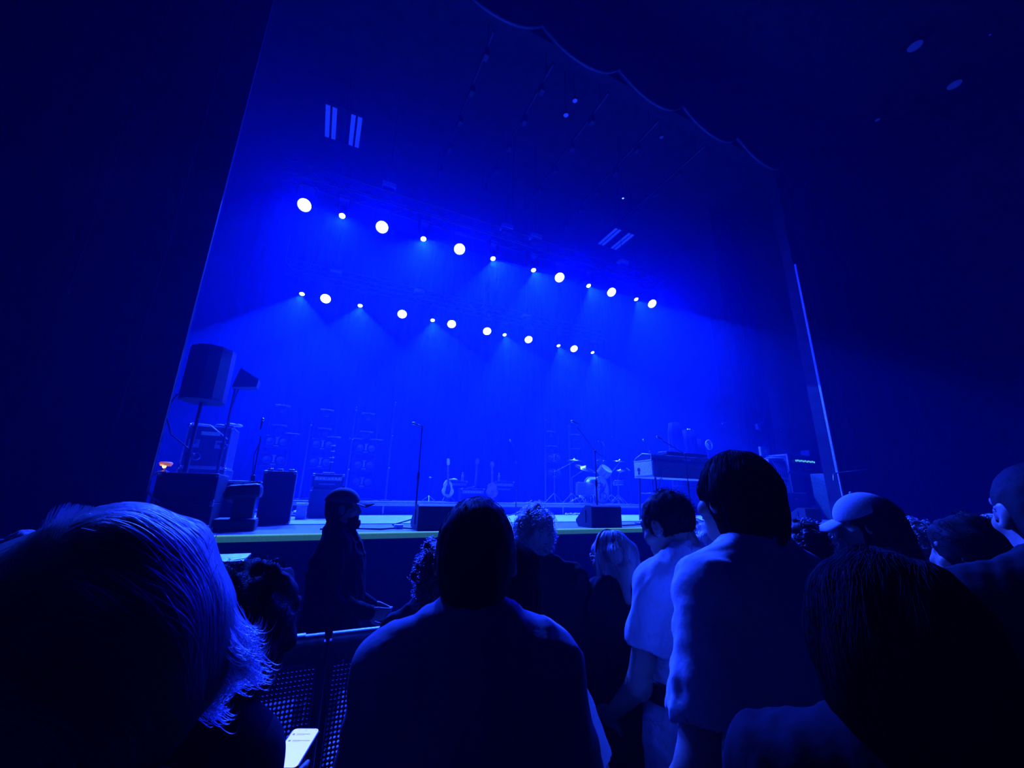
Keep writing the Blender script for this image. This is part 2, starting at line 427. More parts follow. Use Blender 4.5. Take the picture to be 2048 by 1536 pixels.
# round rings of cable under the trusses
def ring(u, v, y, r, lab):
    p = at_y(u, v, y); c = MB().tube([(r * math.cos(a), 0, -r * abs(math.sin(a)) * 1.0) for a in np.linspace(0, PI, 24)], .014, 6)
    c.tube([(-r, 0, 0), (-r, 0, .9)], .012, 6).tube([(r, 0, 0), (r, 0, .9)], .012, 6)
    o = c.build('hanging_cable', 'grey_plastic'); o.location = p; tag(o, lab, 'cable', 'hanging cable loops')
ring(598, 520, T2Y, .42, 'faint loop of cable hanging from the lower truss above its first lamp')
ring(952, 603, T2Y, .36, 'faint loop of cable hanging from the lower truss above its middle')
# slatted strip panels high over the stage
def strips(u, v, z, lab, n=4):
    p = at_z(u, v, z); t = thing('strip_panel', lab, 'strip light', p, 0, 'strip panels over the stage')
    fr = MB()
    for k in (-.62, .62): fr.box((0, k, .06), (1.0, .05, .05))
    fr.box((0, 0, .09), (.05, 1.3, .04))
    fr.tube([(0, 0, .1), (0, 0, 14.95 - p.z)], .015, 6)
    fr.build('hanging_frame', 'black_metal', t)
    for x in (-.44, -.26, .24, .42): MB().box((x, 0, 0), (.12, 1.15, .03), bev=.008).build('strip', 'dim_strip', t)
strips(687, 255, HC + 10.6, 'glowing slatted strip panel hanging high above the first upper lamp')
strips(1232, 479, HC + 10.6, 'glowing slatted strip panel hanging high near the far end of the upper lamps')
# fly-loft battens running up and down stage, with small lamps
for i, x in enumerate((2.6, 4.4, 6.3, 8.3, 10.4)):
    t = thing('fly_batten', f'dark overhead batten pipe hung with small fittings, {["first","second","third","fourth","fifth"][i]} from the speaker stack side', 'batten', (x, 9.4, HC + 11.6), 0, 'overhead batten pipes')
    MB().tube([(0, -2.4, 0), (0, 3.5, 0)], .05).build('pipe', 'black_metal', t)
    for q in (-2, 3): MB().tube([(0, q, 0), (0, q, 14.95 - HC - 11.6)], .012, 6).build('hanging_cable', 'black_metal', t)
    for k in range(5):
        q = -1.9 + k * 1.1 + .17 * i; MB().box((0, q, -.2), (.14, .2, .22), bev=.02).tube([(0, q, -.1), (0, q, 0)], .02).build('fitting', 'case_panel', t)
def glint(u, v, y, r, lab, m, sz=1.0):
    p = at_y(u, v, y)
    if p.z > 15.5: p = at_z(u, v, 15.5)                    # hung just under the hall ceiling
    t = thing('ceiling_fitting', lab, 'ceiling light', p, 0, 'small dim ceiling fittings')
    MB().lathe([(0, .10), (r * .8, .10), (r, .04), (r, 0), (r * .85, 0), (r * .85, .02), (0, .02)], n=20).build('housing', 'black_metal', t)
    MB().lathe([(0, .012), (r * .84, .012)], n=20).build('lens', m, t)
    MB().tube([(0, 0, .1), (0, 0, max(.2, (14.95 if y > 6.6 else 16.05) - p.z))], .012, 6).build('hanging_rod', 'black_metal', t)
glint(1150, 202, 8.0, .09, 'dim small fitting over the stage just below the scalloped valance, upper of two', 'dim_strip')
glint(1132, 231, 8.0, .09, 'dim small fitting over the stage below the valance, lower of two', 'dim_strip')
glint(1246, 397, 9.2, .05, 'tiny bright glint of a fitting above the strip panel', 'led_and_glint')
glint(1323, 275, 8.0, .08, 'very faint fitting tucked under the middle swag of the valance', 'dim_spot')
glint(1830, 93, 5.0, .22, 'faint round downlight in the dark hall ceiling, upper of the pair', 'dim_spot')
glint(1909, 170, 5.0, .22, 'faint round downlight in the dark hall ceiling, lower of the pair', 'dim_spot')
glint(1755, 240, 5.6, .09, 'faint small fitting in the dark hall ceiling close to the valance', 'dim_spot')
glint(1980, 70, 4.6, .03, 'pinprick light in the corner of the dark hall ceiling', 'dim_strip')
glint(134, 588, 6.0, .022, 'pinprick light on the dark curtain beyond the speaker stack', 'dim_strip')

# ------------------------------------------------------------------ world: the dim hall behind the camera
w = bpy.data.worlds.new('dim_hall'); SC.world = w; w.use_nodes = True
bg = w.node_tree.nodes['Background']; bg.inputs['Color'].default_value = (.0, .005, 1, 1); bg.inputs['Strength'].default_value = .02

SC.view_settings.view_transform = 'Standard'; SC.view_settings.look = 'None'; SC.view_settings.gamma = 1; SC.view_settings.use_curve_mapping = False
SC.view_settings.exposure = 0.0
cy = SC.cycles
cy.use_denoising = True; cy.use_adaptive_sampling = True; cy.adaptive_threshold = .07; cy.max_bounces = 4; cy.diffuse_bounces = 2; cy.glossy_bounces = 2; cy.transmission_bounces = 2; cy.transparent_max_bounces = 4; cy.volume_bounces = 1
cy.sample_clamp_indirect = 4; cy.caustics_reflective = False; cy.caustics_refractive = False
# ------------------------------------------------------------------ stage gear
def cab(name, label, cat, x0, x1, y, z0, h, depth, mbody='black_vinyl', front='grille_cloth', group=None, bev=.012, inset=.03, corners=True, handle=False):
    """a loudspeaker or amplifier box with a recessed cloth front facing the audience"""
    w = x1 - x0; t = thing(name, label, cat, ((x0 + x1) / 2, y, z0), 0, group)
    b = MB(); b.box((0, depth / 2 + .01, h / 2), (w, depth - .02, h), bev=bev)
    for (cx, cz, sx, sz) in ((0, inset / 2, w, inset), (0, h - inset / 2, w, inset), (-w / 2 + inset / 2, h / 2, inset, h), (w / 2 - inset / 2, h / 2, inset, h)):
        b.box((cx, .005, cz), (sx, .03, sz), bev=.006)
    b.build('body', mbody, t)
    MB().box((0, .012, h / 2), (w - 2 * inset, .012, h - 2 * inset)).build('front_grille', front, t)
    if corners:
        for sx in (-1, 1):
            for sz in (0, 1): MB().box((sx * (w / 2 - .02), .0, .02 + sz * (h - .04)), (.05, .05, .05), bev=.012).build('corner_cap', 'steel', t)
    if handle: MB().tube([(-.11, depth / 2, h), (-.1, depth / 2, h + .03), (.1, depth / 2, h + .03), (.11, depth / 2, h)], .012).build('handle', 'black_paint', t)
    return t

def bx(u0, v0, u1, v1, y): return rect(u0, v0, u1, v1, y)

# --- subwoofer stack beside the proscenium edge
Y = 6.72
x0, x1, _, _ = bx(292, 1007, 421, 1060, Y); x0 = max(x0, PXL + .02)
ztop = at_y(380, 1006, Y).z; zt2 = at_y(380, 946, Y).z
cab('subwoofer', 'black subwoofer box on the stage floor, lower of the stack of two', 'speaker', x0, x1, Y, HS, ztop - HS, .75, group='stacked subwoofers')
cab('subwoofer', 'black subwoofer box stacked on another, with the amber lamp on top', 'speaker', x0, x1, Y, ztop, zt2 - ztop, .75, group='stacked subwoofers')
c = MB(); a0 = at_y(334, 944, Y - .06); a1 = at_y(316, 944, Y - .06); a2 = at_y(297, 967, Y - .08); a3 = at_y(297, 985, Y - .08); a4 = at_y(320, 1004, Y - .06)
pts = [a0, a1, at_y(305, 951, Y - .07), a2, a3, at_y(305, 995, Y - .08), a4]
c.tube(pts, .012, 6); tag(c.build('speaker_cable', 'grey_plastic'), 'loop of cable curving down beside the stacked subwoofers', 'cable')
# amber lamp on top of the stack
p = at_y(327, 944, Y + .1); lp = thing('amber_lamp', 'small amber lamp glowing on top of the stacked subwoofers', 'lamp', (p.x, Y + .12, zt2 + .001))
MB().lathe([(0, 0), (.05, 0), (.05, .015), (.014, .03), (.012, .06), (0, .06)], n=16).build('base', 'black_metal', lp)
MB().ball((-.01, -.005, .075), .022).build('bulb', 'amber_bulb', lp)
MB().lathe([(.06, .085), (.075, .12), (.06, .135), (0, .14)], n=16).build('shade', 'amber_shade', lp)
d = bpy.data.lights.new('amber_glow', 'POINT'); d.energy = .35; d.color = (1, .4, .1); d.shadow_soft_size = .02
o = bpy.data.objects.new('amber_glow', d); COL.objects.link(o); o.parent = lp; o.location = (-.03, -.06, .07)

# --- loudspeaker on a pole, with an angled curved cabinet
def pole_stand(t, ztop, r=.019, tri=True, h0=0.0):
    MB().tube([(0, 0, .35), (0, 0, ztop * .55)], r * 1.45).build('lower_pole', 'black_metal', t)
    MB().tube([(0, 0, ztop * .5), (0, 0, ztop)], r).build('upper_pole', 'black_metal', t)
    MB().tube([(0, 0, ztop * .53), (0, 0, ztop * .57)], r * 2.1).ball((.05, 0, ztop * .55), .022).build('collar', 'black_paint', t)
    for k in range(3):
        a = PI / 2 + k * 2 * PI / 3
        MB().tube([(0, 0, .62), (math.cos(a) * .5, math.sin(a) * .5, .012)], .014).tube([(0, 0, .36), (math.cos(a) * .25, math.sin(a) * .25, .31)], .009).build('leg', 'black_metal', t)
p = at_y(397, 830, 7.95); zb = at_y(412, 806, 7.95).z
st = thing('speaker_stand', 'black tripod pole carrying the large curved loudspeaker', 'stand', (p.x, 7.95, HS)); pole_stand(st, zb - HS, .026)
sp_ = thing('loudspeaker', 'large black loudspeaker with curved front raised high on a pole', 'speaker', (p.x + .02, 7.95, zb + .002), R(3))
plan = [(-.20, .24), (.20, .24), (.32, -.06), (.28, -.20), (.16, -.34), (0, -.40), (-.16, -.34), (-.28, -.20), (-.32, -.06)]
b = MB(); hgt = at_y(420, 702, 7.95).z - zb; b.prism(plan, hgt, Matrix.Translation((0, 0, hgt / 2)))
b.build('cabinet', 'black_vinyl', sp_)
MB().prism([(q * 1.0, -.005 + r * 1.0) for q, r in [(.28, -.202), (.16, -.342), (0, -.402), (-.16, -.342), (-.28, -.202)]] + [(-.26, -.18), (.26, -.18)], hgt - .08, Matrix.Translation((0, -.004, hgt / 2))).build('front_grille', 'grille_cloth', sp_)
c = MB().tube([(-.2, .2, .25), (-.38, .1, .1), (-.45, 0, -.2), (-.30, 0, -.55), (-.05, .02, -.75)], .012, 6); c.build('cable', 'black_metal', sp_)
MB().lathe([(.06, 0), (.06, .02), (0, .02)], Matrix.Translation((0, 0, -.012)), n=16).build('socket', 'steel', sp_)
# --- small wedge-shaped speaker on its own stand
p = at_y(470, 778, 8.6); st = thing('speaker_stand', 'thin black stand carrying the small tapered loudspeaker', 'stand', (p.x, 8.6, HS)); zs = p.z - HS
pole_stand(st, zs, .017)
s2 = thing('loudspeaker', 'small black tapered loudspeaker on a thin stand, turned sideways', 'speaker', (p.x, 8.6, p.z + .002))
k = 1.0 / (800 / at_y(498, 750, 8.6).length * 1.06)
poly = [(-.02, .0), (.05 + .0, .37), (.36, .20), (.345, .05)]
MB().prism(poly, .30, Matrix.Rotation(PI / 2, 4, 'X')).build('cabinet', 'black_vinyl', s2)
MB().prism([(-.032, .01), (.038, .36), (.05, .36), (-.018, .01)], .26, Matrix.Rotation(PI / 2, 4, 'X')).build('front_grille', 'grille_cloth', s2)
MB().tube([(.05, 0, 0), (.0, .06, -.35), (.02, .03, -.7)], .009, 6).build('cable', 'black_metal', s2)

# --- road cases (with recessed latches, a round handle dish, metal edging, a pale tape label)
def road_case(label, x0, x1, y, z0, z1, depth, group, tape=None, pale=None, dishes=True, rz=0.0):
    w, h = x1 - x0, z1 - z0; t = thing('road_case', label, 'case', ((x0 + x1) / 2, y, z0), rz, group)
    MB().box((0, depth / 2, h / 2), (w - .012, depth - .012, h - .012)).build('panel', 'case_panel', t)
    e = MB(); r = .028
    for sx in (-1, 1):
        for sy in (0, 1): e.box((sx * (w / 2 - r / 2), sy * depth + (r / 2 if sy == 0 else -r / 2), h / 2), (r, r, h), bev=.003)
        for sz in (0, 1): e.box((sx * (w / 2 - r / 2), depth / 2, sz * (h - r) + r / 2), (r, depth, r), bev=.003)
    for sy in (0, 1):
        for sz in (0, 1): e.box((0, sy * depth + (r / 2 if sy == 0 else -r / 2), sz * (h - r) + r / 2), (w, r, r), bev=.003)
    e.build('edging', 'aluminium', t)
    for sx in (-1, 1):
        for sz in (0, 1): MB().ball((sx * (w / 2 - .02), .02, .02 + sz * (h - .04)), .034, 10, 6).build('corner_cap', 'steel', t)
    if dishes:
        for sx in (-1, 1):
            d = MB(); d.box((sx * w * .29, -.003, h * .55), (.17, .012, .15), bev=.004); d.build('latch_dish', 'grey_plastic', t)
            MB().box((sx * w * .29, -.012, h * .56), (.10, .014, .05), bev=.004).build('latch', 'steel', t)
        MB().lathe([(.05, 0), (.062, .012), (.075, 0)], Matrix.Translation((-w * .18, -.002, h * .25)) @ Matrix.Rotation(PI / 2, 4, 'X'), n=20).build('handle_ring', 'steel', t)
    if tape: MB().box((tape[0], -.004, tape[1]), (tape[2], .004, tape[3])).build('label_tape', tape[4], t)['label'] = 'pale tape label'
    return t
Y = 9.3; x0, x1, z0, z1 = bx(366, 850, 459, 935, Y)
zb = HS; road_case('black road case on the stage behind the subwoofers, lower of two stacked', x0 - .02, x1 + .02, Y, HS, z0 - .002, .8, 'road cases behind the subwoofers', dishes=False)
road_case('black road case with pale green tape label, behind the curved loudspeaker', x0, x1, Y, z0, z1, .75, 'road cases behind the subwoofers', tape=(.02, (z1 - z0) * .80, .30, .07, 'label_paper'))
c = MB(); q0 = Vector((x0 + .05, Y - .03, z1 + .01))
c.tube([q0, q0 + Vector((.3, -.04, -.02)), q0 + Vector((.52, -.05, -.18)), q0 + Vector((.62, -.05, -.26))], .012, 6)
tag(c.build('draped_cable', 'white_plastic'), 'pale cable slanting across the front of the taped road case', 'cable')
cl = MB(); q1 = Vector((x1 - .12, Y + .2, z1 + .002))
for k, (dx, w, h) in enumerate(((-.12, .2, .05), (.06, .22, .07), (.2, .14, .05))): cl.ball(q1 + Vector((dx, -.1 * k, h * .6)), (w / 2, .12, h * .6), 14, 8)
tag(cl.build('cloth_bundle', 'towel_cloth'), 'crumpled pale cloth lying on the taped road case', 'cloth')

# --- microphone stands
def mic_body(parent, tip, d, L=.19):
    d = Vector(d).normalized(); tip = Vector(tip); b = tip - d * L
    MB().tube([b, tip - d * .05], [.010, .015], 10).build('microphone', 'black_metal', parent)
    MB().ball(tip - d * .028, (.026, .026, .03), 12, 8, d.to_track_quat('Z', 'Y').to_matrix()).build('mic_head', 'steel', parent)
def mic_stand(label, base, ztop, boom=None, mic=None, tripod=True, group='microphone stands', rot=0.0, clutch=.55, r=.012, riser=False, leg=.34):
    """base: deck point; ztop: height of the upright; boom: list of local points; mic: (tip, direction) in local coordinates"""
    t = thing('microphone_stand', label, 'microphone stand', base, 0, group)
    MB().tube([(0, 0, .05), (0, 0, ztop * clutch)], r * 1.35).build('lower_tube', 'black_metal', t)
    MB().tube([(0, 0, ztop * clutch - .02), (0, 0, ztop)], r * .85).build('upper_tube', 'black_metal', t)
    MB().tube([(0, 0, ztop * clutch - .06), (0, 0, ztop * clutch + .06)], r * 2.1).build('clutch', 'black_paint', t)
    if tripod:
        for k in range(3):
            a = rot + k * 2 * PI / 3
            lg = MB().tube([(0, 0, .11), (math.cos(a) * leg, math.sin(a) * leg, .012)], r * .9).build('leg', 'black_metal', t)
            MB().ball((math.cos(a) * leg, math.sin(a) * leg, .014), .014).build('rubber_foot', 'black_paint', lg)
    else:
        MB().lathe([(0, 0), (.14, 0), (.145, .012), (.13, .03), (.03, .05), (0, .05)], n=28).build('base', 'black_metal', t)
    if boom:
        MB().tube(boom, r * .7).build('boom_arm', 'black_metal', t)
        MB().ball((0, 0, ztop), r * 2.4).build('boom_clamp', 'black_paint', t)
    if mic:
        mic_body(t, *mic)
    return t
def loc_y(u, v, y, base): return at_y(u, v, y) - Vector(base)

# straight stand, microphone level, near the middle of the stage
Y = 6.75; b = deck(829, 1051); Y = b.y; top = at_y(834, 852, Y)
mic_stand('straight microphone stand with level microphone in front of the bare stage middle', b, top.z - HS, None, (loc_y(824, 846, Y, b), (-1, 0, .22)), rot=R(175), clutch=.48)
# boom stand in front of the drums
b = deck(1200, 1053); b = at_z(1200, 1049, HS); Y = b.y; top = at_y(1190, 903, Y); pv = Vector((0, 0, top.z - HS))
b = Vector((top.x, Y, HS))
e1 = loc_y(1153, 853, Y, b); e2 = loc_y(1206, 914, Y, b)
mic_stand('boom microphone stand slanting up in front of the drum kit', b, pv.z, [e2, pv, e1], (loc_y(1142, 842, Y, b), loc_y(1142, 842, Y, b) - loc_y(1168, 852, Y, b)), rot=R(80))
# small stand right of the centre amplifiers
b0 = deck(1040, 1037); Y = b0.y; top = at_y(1033, 925, Y); b = Vector((top.x, Y, HS)); e = loc_y(1026, 893, Y, b)
mic_stand('short microphone stand with tilted microphone beside the resting guitars', b, top.z - HS, [Vector((0, 0, top.z - HS)), e], (loc_y(1019, 879, Y, b), loc_y(1019, 879, Y, b) - loc_y(1029, 894, Y, b)), rot=R(30))
# vertical microphone stand beside the tall cabinet
b0 = deck(489, 1049); Y = b0.y; top = at_y(522, 872, Y); b = Vector((top.x, Y, HS))
t = mic_stand('microphone stand with upright microphone between the floor lamp fixture and tall speaker cabinet', b, top.z - HS, None, (loc_y(526, 836, Y, b), (.03, 0, 1)), rot=R(-18), clutch=.42, leg=.42)
MB().tube([loc_y(522, 880, Y, b), loc_y(508, 910, Y, b), loc_y(504, 960, Y, b), loc_y(500, 1040, Y, b)], .006, 6).build('cable', 'black_metal', t)
MB().box((0, -.02, .62), (.06, .06, .22), bev=.01).build('cable_holder', 'black_paint', t)
# keyboard microphones
Y = 7.0; q = at_y(1382, 1040, Y); top = at_y(1370, 912, Y); b = Vector((top.x, Y - .25, HS)); Y = b.y
pz = at_y(1370, 908, Y).z - HS; top = at_y(1370, 908, Y); b = Vector((top.x, Y, HS))
mic_stand('boom microphone stand reaching over the keyboard from its far side', b, pz, [loc_y(1415, 917, Y, b), (0, 0, pz), loc_y(1324, 881, Y, b)], (loc_y(1313, 873, Y, b), loc_y(1313, 873, Y, b) - loc_y(1331, 882, Y, b)), rot=R(50))
Y = 7.75; top = at_y(1300, 904, Y); b = Vector((top.x, Y, HS)); pz = top.z - HS
mic_stand('microphone stand rising behind the keyboard, its microphone tipped up', b, pz, [(0, 0, pz), loc_y(1292, 884, Y, b)], (loc_y(1286, 878, Y, b), (-.4, 0, 1)), rot=R(50))

# --- guitar cabinet (tall) and two-part amplifier stack
b0 = deck(556, 1050); Y = b0.y; x0, x1, z0, z1 = bx(519, 942, 586, 1050, Y)
tallx = (x0 + x1) / 2
cab('guitar_cabinet', 'tall black speaker cabinet with small pedals on top', 'amplifier', x0, x1, Y, HS, z1 - HS, .36, inset=.035); tz = z1
for i, (dx, col) in enumerate(((-.16, 'steel'), (-.02, 'white_plastic'), (.14, 'steel'))):
    t = thing('effect_pedal', ['small metal pedal on the tall cabinet, nearest the microphone stand', 'pale pedal in the middle on top of the tall cabinet', 'small metal pedal on the tall cabinet, nearest the amplifier stack'][i], 'pedal', (tallx + dx, Y + .16, tz + .001), 0, 'pedals on the tall cabinet')
    MB().box((0, 0, .02), (.075, .12, .04), bev=.006).build('body', col, t); MB().lathe([(.01, 0), (.01, .02), (0, .02)], Matrix.Translation((0, -.03, .04)), n=10).build('footswitch', 'chrome', t)
    MB().lathe([(.008, 0), (.007, .012), (0, .012)], Matrix.Translation((.018, .035, .04)), n=10).build('knob', 'black_paint', t)
Y = 9.0; x0, x1, z0, z1 = bx(617, 978, 684, 1024, Y); zh = at_y(650, 948, Y).z
cab('guitar_cabinet', 'black speaker cabinet under the amplifier head with a row of pale knobs', 'amplifier', x0, x1, Y, HS, z1 - HS, .36)
hd = cab('amplifier_head', 'amplifier head with a row of pale knobs on a black cabinet', 'amplifier', x0 + .01, x1 - .01, Y + .02, z1 + .002, zh - z1, .28, inset=.02, corners=True, handle=True)
w, h = x1 - x0, zh - z1
MB().box((0, -.006, h * .70), (w - .10, .01, h * .26), bev=.003).build('control_panel', 'grey_plastic', hd)
for i in range(9):
    xx = -.27 + i * .062 + (.03 if i > 3 else 0)
    if abs(xx) < w / 2 - .07: MB().lathe([(.014, 0), (.012, .02), (0, .02)], Matrix.Translation((xx, -.012, h * .70)) @ Matrix.Rotation(PI / 2, 4, 'X'), n=12).build('knob', 'white_plastic', hd)
MB().box((-.02, -.004, h * .32), (.30, .006, .025)).build('name_plate', 'steel', hd)
x = (x0 + x1) / 2
t = thing('effect_pedal', 'small flat unit lying on the amplifier head', 'pedal', (x - .05, Y + .16, zh + .0012)); MB().box((0, 0, .018), (.14, .12, .035), bev=.006).build('body', 'white_plastic', t)
# item stack of small glass jars/fittings rising behind the head
Y2 = 9.6; p = at_y(660, 940, Y2); t = thing('clamp_stand', 'thin upright stand with bright clamps rising behind the amplifier head', 'stand', (p.x, Y2, HS))
zz = at_y(658, 892, Y2).z - HS
MB().tube([(0, 0, 0), (0, 0, zz)], .012).build('pole', 'black_metal', t); MB().lathe([(0, 0), (.13, 0), (.13, .015), (.02, .03), (0, .03)], n=20).build('base', 'black_metal', t)
for v, r in ((892, .055), (903, .05), (916, .06), (925, .05)):
    z = at_y(658, v, Y2).z - HS; MB().lathe([(.0, 0), (r, .005), (r * .9, .03), (0, .035)], Matrix.Translation((0, 0, z)), n=16).build('clamp', 'chrome', t)
# pedal board with lit pedals
bz = deck(635, 1034); t = thing('pedal_board', 'pedal board with lit pedals lying on the floor covering by the amplifier stack', 'pedal board', (bz.x + .05, bz.y, HS + .012))
MB().box((0, .1, .04), (1.15, .36, .05), Matrix.Rotation(R(8), 3, 'X'), bev=.01).build('board', 'black_paint', t)
for i in range(8):
    q = MB().box((-.48 + i * .135, .06 + .08 * (i % 2), .085), (.09, .12, .045), Matrix.Rotation(R(8), 3, 'X'), bev=.006).build('pedal', ['steel', 'white_plastic', 'grey_plastic'][i % 3], t)
    MB().ball((-.48 + i * .135, .00 + .08 * (i % 2), .108), .016, 8, 6).build('indicator', 'led_and_glint' if i % 3 else 'green_led', q)
c = MB(); c.tube([Vector((bz.x - 1.1, bz.y + .3, HS + .03)), Vector((bz.x - .9, bz.y + .15, HS + .03)), Vector((bz.x - .62, bz.y + .25, HS + .03))], .014, 6)
tag(c.build('floor_cable', 'grey_plastic'), 'cable snaking over the floor between the tall cabinet and pedal board', 'cable')
# low case on the floor beside the pedal board
x0, x1, z0, z1 = bx(593, 1006, 614, 1025, 8.6); t = thing('equipment_box', 'small pale-lidded box on the floor between the tall cabinet and amplifier stack', 'box', ((x0 + x1) / 2, 8.6, HS))
MB().box((0, .15, (z1 - HS) / 2 - .02), (x1 - x0, .3, z1 - HS - .04), bev=.01).build('body', 'grey_plastic', t); MB().box((0, .15, z1 - HS - .02), (x1 - x0 + .03, .33, .04), bev=.008).build('lid', 'white_plastic', t)

# --- moving-head fixture standing on the stage floor by the subwoofers
b0 = deck(470, 1063); t = thing('floor_fixture', 'black hooded moving-head fixture standing on the stage floor beside the subwoofers', 'stage light', b0)
k = .0092
MB().box((-.03, .15, .075), (.46, .34, .15), bev=.03).build('base', 'black_paint', t)
MB().box((.03, .15, .27), (.24, .2, .26), bev=.02).build('yoke', 'black_paint', t)
MB().box((0, .15, .47), (.40, .28, .20), Matrix.Rotation(R(-6), 3, 'Y'), bev=.06).ball((-.1, .15, .44), (.13, .13, .11)).build('head', 'black_paint', t)
MB().box((.02, .2, .58), (.30, .22, .02), Matrix.Rotation(R(-8), 3, 'Y'), bev=.005).build('hood', 'grey_plastic', t)
# pale flat case behind it
x0, x1, z0, z1 = bx(452, 966, 497, 975, 7.3); t = thing('flat_case', 'flat pale case lid behind the hooded floor fixture', 'case', ((x0 + x1) / 2 - .05, 7.45, HS))
MB().box((0, .2, (z1 - HS) / 2), (.42, .4, z1 - HS), bev=.01).build('body', 'case_panel', t); MB().box((0, .2, z1 - HS + .02), (.44, .42, .04), bev=.01).build('lid', 'white_plastic', t)

# --- light towers
def tower(u, vs, tops, y, label, zb):
    xs = [at_y(uu, vv, y) for uu, vv in vs]; x = sum(q.x for q in xs) / len(xs); t = thing('light_tower', label, 'light tower', (x, y, zb), 0, 'light towers')
    H = max(at_y(uu, vv, y).z for uu, vv in tops) - zb
    MB().box((0, 0, .02), (.7, .7, .04), bev=.008).build('base', 'black_metal', t)
    for s in (-1, 1): MB().tube([(s * .3, .05, .04), (s * .3, .05, H - .1)], .024).build('post', 'black_metal', t)
    for q in xs:
        z = q.z - zb; b = MB(); b.box((0, 0, z), (.62, .16, .34), bev=.02); hb = b.build('blinder', 'black_paint', t)
        for s in (-1, 1):
            MB().lathe([(0, .02), (.06, .03), (.090, .055), (.10, .055), (.10, 0)], Matrix.Translation((s * .165, -.085, z)) @ Matrix.Rotation(PI / 2, 4, 'X'), n=24).build('reflector', 'reflector', hb)
        MB().box((0, -.09, z + .03), (.05, .02, .20), bev=.006).box((0, -.09, z + .12), (.10, .02, .03)).box((0, -.09, z - .12), (.12, .02, .03)).build('bracket', 'white_plastic', hb)
    for (uu, vv) in tops:
        q = at_y(uu, vv, y); dx = q.x - x; z = q.z - zb
        f = MB().box((dx, 0, z - .012), (.38, .24, .024), bev=.006).build('top_fixture', 'aluminium', t)
        MB().lathe([(0, -.22), (.07, -.22), (.10, -.14), (.10, -.03), (0, -.03)], Matrix.Translation((dx, 0, z)), n=20).build('lamp_head', 'black_paint', f)
    return t
tower(548, [(556, 884), (546, 920)], [(566, 811), (559, 850), (585, 867)], 13.2, 'tall dark light tower with paired round lamps behind the tall speaker cabinet', RZ)
tower(643, [(645, 890), (640, 925)], [(655, 820), (650, 857), (668, 874)], 13.2, 'tall dark light tower with paired round lamps behind the amplifier head', RZ)
tower(729, [(731, 897), (727, 930), (723, 964)], [(737, 827), (733, 863), (712, 877), (753, 879)], 13.2, 'tall dark light tower with three lamp pairs beyond the amplifier stack', RZ)
tower(1106, [(1106, 916), (1106, 946)], [(1101, 863), (1103, 892)], 13.6, 'dark light tower with paired round lamps behind the cymbals', RZ)
tower(1150, [(1200, 925)], [(1149, 869), (1150, 897)], 14.2, 'partly hidden dark light tower rising behind the drum kit', RZ)
# thin upright poles with little clips
for i, (ub, vb, ut, vt, y, lab) in enumerate(((598, 995, 606, 845, 12.4, 'thin upright pole between the first two light towers'), (688, 1000, 704, 816, 12.4, 'thin upright pole with bright clips between the second and third light towers'),
        (770, 1003, 788, 806, 12.4, 'thin upright pole with small clips beyond the third light tower'), (1091, 1003, 1082, 836, 12.4, 'thin upright pole with one bright tip beside the drum kit'), (1141, 1000, 1139, 850, 12.9, 'faint thin upright pole directly behind the crash cymbal'))):
    pb = at_y(ub, vb, y); pt = at_y(ut, vt, y); t = thing('upright_pole', lab, 'pole', (pb.x, y, RZ), 0, 'upright poles along the riser')
    MB().tube([(0, 0, 0), (0, 0, pt.z - RZ)], .03).build('pole', 'steel', t); MB().lathe([(0, 0), (.2, 0), (.2, .015), (.04, .03), (0, .03)], n=20).build('base', 'black_metal', t)
    for k in range(3 if i in (1, 2) else 1):
        MB().ball((.02, -.03, (pt.z - RZ) * (1 - k * .33) - .02), (.03, .02, .06), 10, 6).build('clip', 'chrome', t)

# --- wedge monitors
def wedge(label, u0, v0, u1, v1, y, hgt, group='wedge monitors', depth=.46, rz=0.0, ports=True):
    x0, x1, _, _ = rect(u0, v0, u1, v1, y); w = x1 - x0
    t = thing('wedge_monitor', label, 'speaker', ((x0 + x1) / 2, y, HS), rz, group)
    prof = [(0, 0), (0, hgt * .93), (.03, hgt), (.16, hgt), (depth, hgt * .32), (depth, .08), (depth - .07, 0)]   # y, z
    Mx = Matrix(((0, 0, 1, 0), (1, 0, 0, 0), (0, 1, 0, 0), (0, 0, 0, 1)))
    MB().prism(prof, w, Mx).build('cabinet', 'black_vinyl', t)
    if ports:
        for s in (-1, 1):
            ring = Matrix.Translation((s * (w / 2 + .001), depth * .38, hgt * .50)) @ Matrix.Rotation(PI / 2, 4, 'Y') @ Matrix.Diagonal((1, 1, 1, 1))
            MB().lathe([(0, .003), (.10, .003)], ring, n=28).build('handle_cup', 'ink', t)
            MB().box((s * (w / 2 + .004), depth * .38, hgt * .50), (.012, .03, .2), bev=.003).build('handle', 'black_vinyl', t)
    a = math.atan2(hgt * .68, depth - .16)
    MB().box((0, (.16 + depth) / 2 + .006, hgt * .66 + .006), (w - .06, math.hypot(hgt * .68, depth - .16) - .05, .012), Matrix.Rotation(-a, 3, 'X')).build('front_grille', 'grille_cloth', t)
    return t
wedge('black wedge monitor on the stage edge behind the close-cropped head', 836, 1010, 915, 1061, deck(870, 1062).y + .05, at_y(870, 1009, deck(870, 1062).y).z - HS)
wedge('black wedge monitor with round handle cup on the stage edge in front of the drums', 1183, 1012, 1243, 1055, deck(1212, 1056).y + .05, at_y(1212, 1011, deck(1212, 1056).y).z - HS)
yw = deck(1620, 1047).y + .2
wedge('black wedge monitor on the stage edge below the equipment rack', 1612, 1016, 1642, 1046, yw, at_y(1625, 1016, yw).z - HS, depth=.5)
